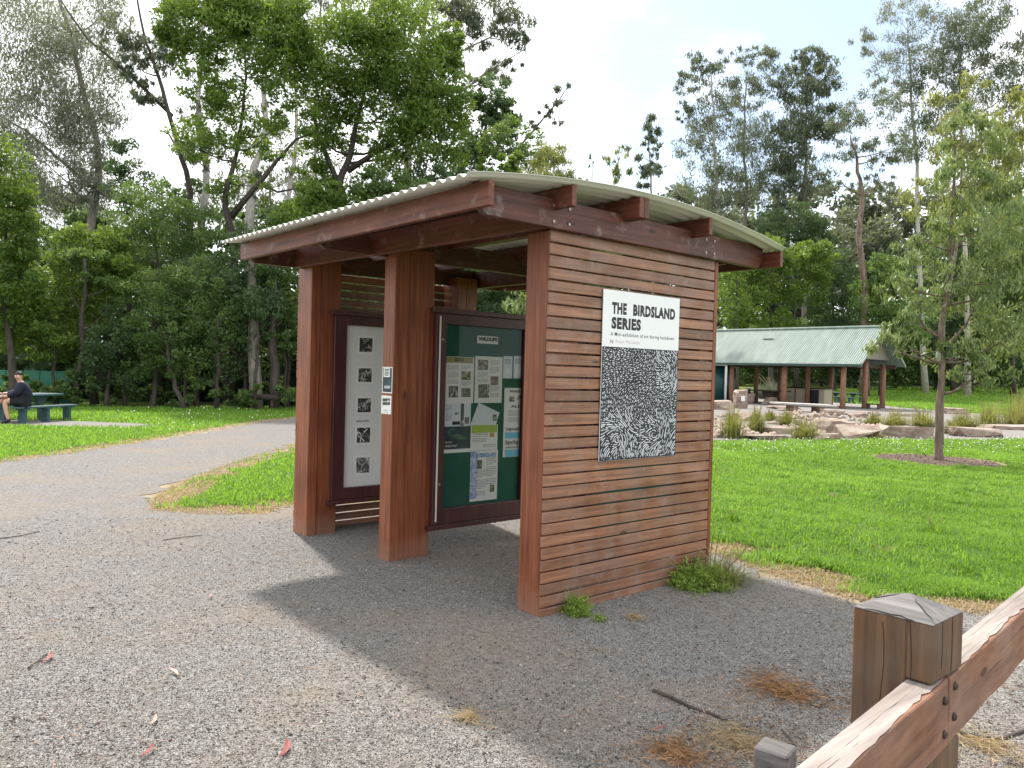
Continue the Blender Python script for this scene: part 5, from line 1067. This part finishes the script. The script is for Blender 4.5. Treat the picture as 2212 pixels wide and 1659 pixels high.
# -- sapling and gums, right
tree('gum_sapling', 'slim lone gum with open top against white sky right of the roof peak', 'tree', GL, 58, [(1410, 862), (1410, 500), (1407, 380), (1398, 255)], .13, [(1398, 285, 26, 38, 1.5), (1415, 370, 30, 38, 1.2), (1375, 320, 26, 22, .9), (1425, 330, 18, 18, .9), (1395, 420, 36, 24, .9)], 'gum', 'grey', 'gum', 8)
tree('gum_sapling', 'wispy near sapling with few hanging leaves behind the roof', 'tree', GL, 22, [(1330, 900), (1325, 600), (1320, 440), (1340, 330)], .03, [(1335, 380, 30, 22, 1.6), (1318, 350, 16, 30, .6), (1345, 325, 14, 26, .5)], 'yellow', 'young', 'gum', 13)
tree('gum_sapling', 'nearly leafless thin stem rising behind the roof into white sky', 'tree', GL, 24, [(1272, 900), (1274, 600), (1278, 420), (1281, 335)], .025, [(1280, 350, 8, 24, .5), (1272, 392, 10, 14, .5)], 'gum', 'young', 'gum', 12)
GTR = [
 ('tall gum with rounded drooping top, leftmost of the group above the pavilion', 84, [(1541, 850), (1545, 480), (1542, 260), (1536, 150)], .28, [(1530, 128, 48, 26, 1.8), (1488, 190, 30, 55, 1.5), (1555, 170, 40, 40, 1.3), (1550, 250, 60, 50, 1.8), (1500, 300, 45, 55, 1.3), (1575, 350, 60, 50, 1.8), (1520, 400, 50, 50, 1.2), (1475, 250, 22, 24, 1.3), (1560, 450, 60, 40, 1.2)], 'gum', 'pale'),
 ('tall gum with a flat broad top, middle of the group above the pavilion', 86, [(1612, 850), (1610, 480), (1606, 300), (1615, 150)], .26, [(1625, 122, 62, 24, 2.0), (1655, 165, 50, 34, 1.7), (1610, 200, 55, 36, 1.6), (1640, 290, 62, 52, 2), (1605, 400, 60, 55, 1.5), (1660, 370, 50, 50, 1.6)], 'gum', 'grey'),
 ('tall dark gum with domed top, right of the flat topped one', 85, [(1735, 850), (1738, 520), (1740, 300), (1742, 155)], .30, [(1742, 132, 58, 28, 2.0), (1782, 165, 34, 46, 1.7), (1720, 195, 60, 45, 1.9), (1745, 270, 70, 45, 2), (1700, 310, 50, 60, 1.7), (1740, 370, 60, 55, 1.9), (1795, 265, 38, 40, 1.6), (1690, 440, 60, 45, 1.4)], 'gum', 'grey'),
 ('gum with peeling reddish trunk rising behind the right end of the pavilion', 68, [(1868, 848), (1867, 620), (1863, 480), (1858, 400), (1848, 340), (1838, 290)], .34, [(1845, 320, 50, 34, 1.2), (1905, 330, 45, 36, 1.2), (1830, 255, 40, 36, 1.0), (1885, 235, 55, 45, 1.1), (1900, 395, 40, 24, .9), (1815, 390, 34, 20, .9), (1950, 300, 40, 40, 1.0)], 'gum', 'red'),
 ('very tall hazy gum at the upper right with a separate tuft on its left', 74, [(2000, 848), (1985, 480), (1975, 320), (1965, 140), (1960, 40)], .24, [(1872, 92, 34, 28, 1.7), (1945, 40, 55, 45, 1.2), (1920, 140, 45, 40, 1.2), (1985, 120, 60, 50, 1.3), (1955, 215, 60, 45, 1.4), (1965, 300, 55, 45, 1.4), (1925, 190, 40, 26, 1.2), (2020, 40, 50, 50, 1.2)], 'pale', 'pale'),
 ('dense crowned hazy gum in the top right corner', 72, [(2090, 848), (2085, 480), (2075, 250), (2070, 60)], .24, [(2075, 80, 60, 60, 1.7), (2125, 30, 60, 50, 1.6), (2150, 110, 60, 50, 1.5), (2040, 170, 60, 50, 1.5), (2120, 200, 70, 60, 1.5), (2030, 270, 60, 60, 1.4), (2200, 180, 50, 70, 1.3), (2170, 300, 70, 70, 1.5)], 'gum', 'pale')]
for lb, d_, tr, r_, el, p_, bk in GTR: tree('gum_tree', lb, 'tree', GL, d_, tr, r_, el, p_, bk, 'gum', 7)
for lb, u, d_, el, p_ in (
 ('bright rounded bush tree right of the shelter corner behind the pavilion', 1665, 70, [(1650, 560, 60, 46, 3.6), (1720, 600, 75, 60, 3.4), (1600, 620, 60, 60, 3.4), (1760, 560, 45, 40, 3), (1640, 680, 90, 40, 2.6)], 'bright'),
 ('dark rounded tree crown above the bright bush tree', 1720, 78, [(1720, 485, 75, 45, 3), (1690, 540, 70, 45, 2.8), (1760, 530, 50, 50, 2.8)], 'dark'),
 ('dark bushy tree left of the peeling reddish trunk', 1800, 74, [(1800, 600, 55, 60, 3), (1820, 680, 60, 50, 2.8), (1780, 680, 50, 50, 2.6)], 'dark'),
 ('teal green bush tree right of the peeling reddish trunk', 1905, 68, [(1915, 590, 55, 40, 3.2), (1905, 650, 60, 60, 3), (1950, 700, 60, 60, 2.8)], 'mid'),
 ('yellowish green bush at the slatted wall edge behind the pavilion roof', 1590, 66, [(1585, 560, 40, 45, 2.8), (1570, 650, 50, 50, 2.8)], 'bright'),
 ('mid green tree filling the back behind the young tree', 2060, 78, [(2040, 560, 80, 70, 2.8), (2110, 640, 90, 80, 2.8), (2010, 700, 70, 70, 2.6)], 'dark'),
 ('dark tree at the right picture edge beyond the far lawn', 2190, 76, [(2190, 520, 80, 90, 2.8), (2210, 660, 80, 90, 2.8)], 'mid')):
    tree('bush_tree', lb, 'tree', 'bushy trees behind the pavilion', d_, [(u, 848), (u, 700), (u, el[0][1] + 20)], .22, el, p_, 'dark', 'dense', 7)
for k, (u, lb) in enumerate(((1600, 'dark shrub at the lawn end seen between the left pavilion posts'), (1690, 'shrub seen between the middle pavilion posts'), (1775, 'shrub right behind the barbecue counter'), (1850, 'shrub between the end posts of the pavilion'), (1935, 'dark shrub beyond the teal table'), (2020, 'dark shrub behind the young tree trunk'), (2100, 'broad dark shrub right of the young tree at the far lawn edge'), (2185, 'dark shrub at the far lawn edge by the right picture edge'))):
    tree('shrub', lb, 'shrub', 'shrubs along the far lawn', 80 + (k % 3), [(u, 838), (u, 800), (u, 770)], .15, [(u - 20, 790, 52, 48, 3), (u + 25, 770, 50, 62, 3), (u, 725, 60, 50, 2.8)], 'dark' if k % 2 else 'mid', 'dark', 'dense', 7, twigs=False)
# -- the young gum in the mulch ring and its yellowing neighbour
tree('young_gum_tree', 'young gum with drooping leaves standing in the mulch ring on the lawn', 'tree', None, 16.35, [(2025, 996), (2028, 900), (2033, 800), (2038, 730), (2046, 640), (2052, 540), (2056, 430), (2062, 320), (2064, 230)], .082,
     [(1955, 610, 72, 55, .8), (1975, 690, 70, 40, .7), (2060, 640, 80, 80, 1.0), (2150, 620, 85, 90, 1.3), (2160, 740, 90, 70, 1.0), (2090, 510, 90, 80, 1.1), (1990, 510, 60, 60, .6), (2180, 460, 80, 90, 1.1), (1985, 760, 70, 34, 1.0), (2060, 770, 60, 45, .9), (2110, 810, 90, 40, .8), (2240, 560, 60, 120, 1.4), (1925, 745, 40, 45, 1.0), (2070, 400, 80, 60, 1.1), (2110, 310, 70, 60, .9), (2065, 240, 50, 50, .8), (2170, 370, 60, 60, 1.0)], 'young', 'young', 'gum', 12, lenf=1.2,
     extra=[[(2036, 770, .05), (2052, 740, .04), (2085, 705, .028), (2110, 650, .018)], [(2034, 725, .04), (2000, 712, .03), (1988, 690, .02), (1990, 660, .012)]])
tree('young_gum_tree', 'taller young gum with yellowing top right behind the one in the mulch ring', 'tree', None, 19.5, [(2034, 960), (2040, 700), (2070, 480), (2080, 330), (2075, 210)], .05,
     [(2075, 225, 62, 60, .5), (2110, 300, 95, 75, .5), (2060, 330, 70, 60, .45), (2150, 350, 90, 80, .55), (2100, 420, 110, 70, .55), (2180, 260, 70, 70, .7), (2020, 430, 60, 60, .5)], 'yellow', 'grey', 'gum', 10, lenf=1.2)
wr = empty('tree_wrap', at(2033, 772, 16.35), 'pale band wrapped round the trunk of the young gum', 'wrap'); wp = at(2031, 772, 16.33)
MB().tube([wp - (0, 0, .13), wp, wp + (0, 0, .14)], [.086, .084, .082], 12).build('band', plain('pale_wrap', (.26, .28, .22), .7), wr, smooth=True)
# far wood that reads as one mass
def mass(name, rows, pal, px_):
    V_ = []; F_ = []; T_ = []; n0 = 0
    for d_, ells in rows:
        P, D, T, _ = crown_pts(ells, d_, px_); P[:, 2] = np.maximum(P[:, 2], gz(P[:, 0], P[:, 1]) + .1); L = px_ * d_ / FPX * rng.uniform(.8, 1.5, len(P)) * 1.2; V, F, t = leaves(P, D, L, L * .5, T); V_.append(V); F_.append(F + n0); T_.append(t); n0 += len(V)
    tag(link(name, npmesh(name, np.concatenate(V_), np.concatenate(F_), np.concatenate(T_)), PAL[pal]), kind='stuff')
mass('forest_understory', [(33 + (i % 3) * 1.5, [(u, 640 + 40 * math.sin(u), 75, 90, 2.0), (u + 20, 800, 75, 75, 2.4)]) for i, u in enumerate(range(-120, 1290, 75))] + [(46, [(u, 560 + 40 * math.sin(u * 2), 90, 120, 1.6), (u, 760, 90, 110, 1.8)]) for u in range(-120, 1290, 90)], 'dark', 10)
mass('forest_ferns', [(28.6 + .8 * math.sin(u), [(u, 850 + 8 * math.sin(u * 3), 34, 26, 1.8)]) for u in range(-60, 640, 34)] + [(27.3, [(u, 838 + 6 * math.sin(u), 26, 32, 2.4)]) for u in range(-30, 190, 24)], 'mid', 9)
mass('far_forest', [(98, [(u, 600 + 50 * math.sin(u), 85, 110, 2.2), (u + 30, 760, 80, 80, 2.4)]) for u in range(1280, 2360, 80)] + [(112, [(u, 480 + 30 * math.sin(u * 3), 80, 90, 1.3)]) for u in range(1460, 2360, 90)], 'gum', 9)
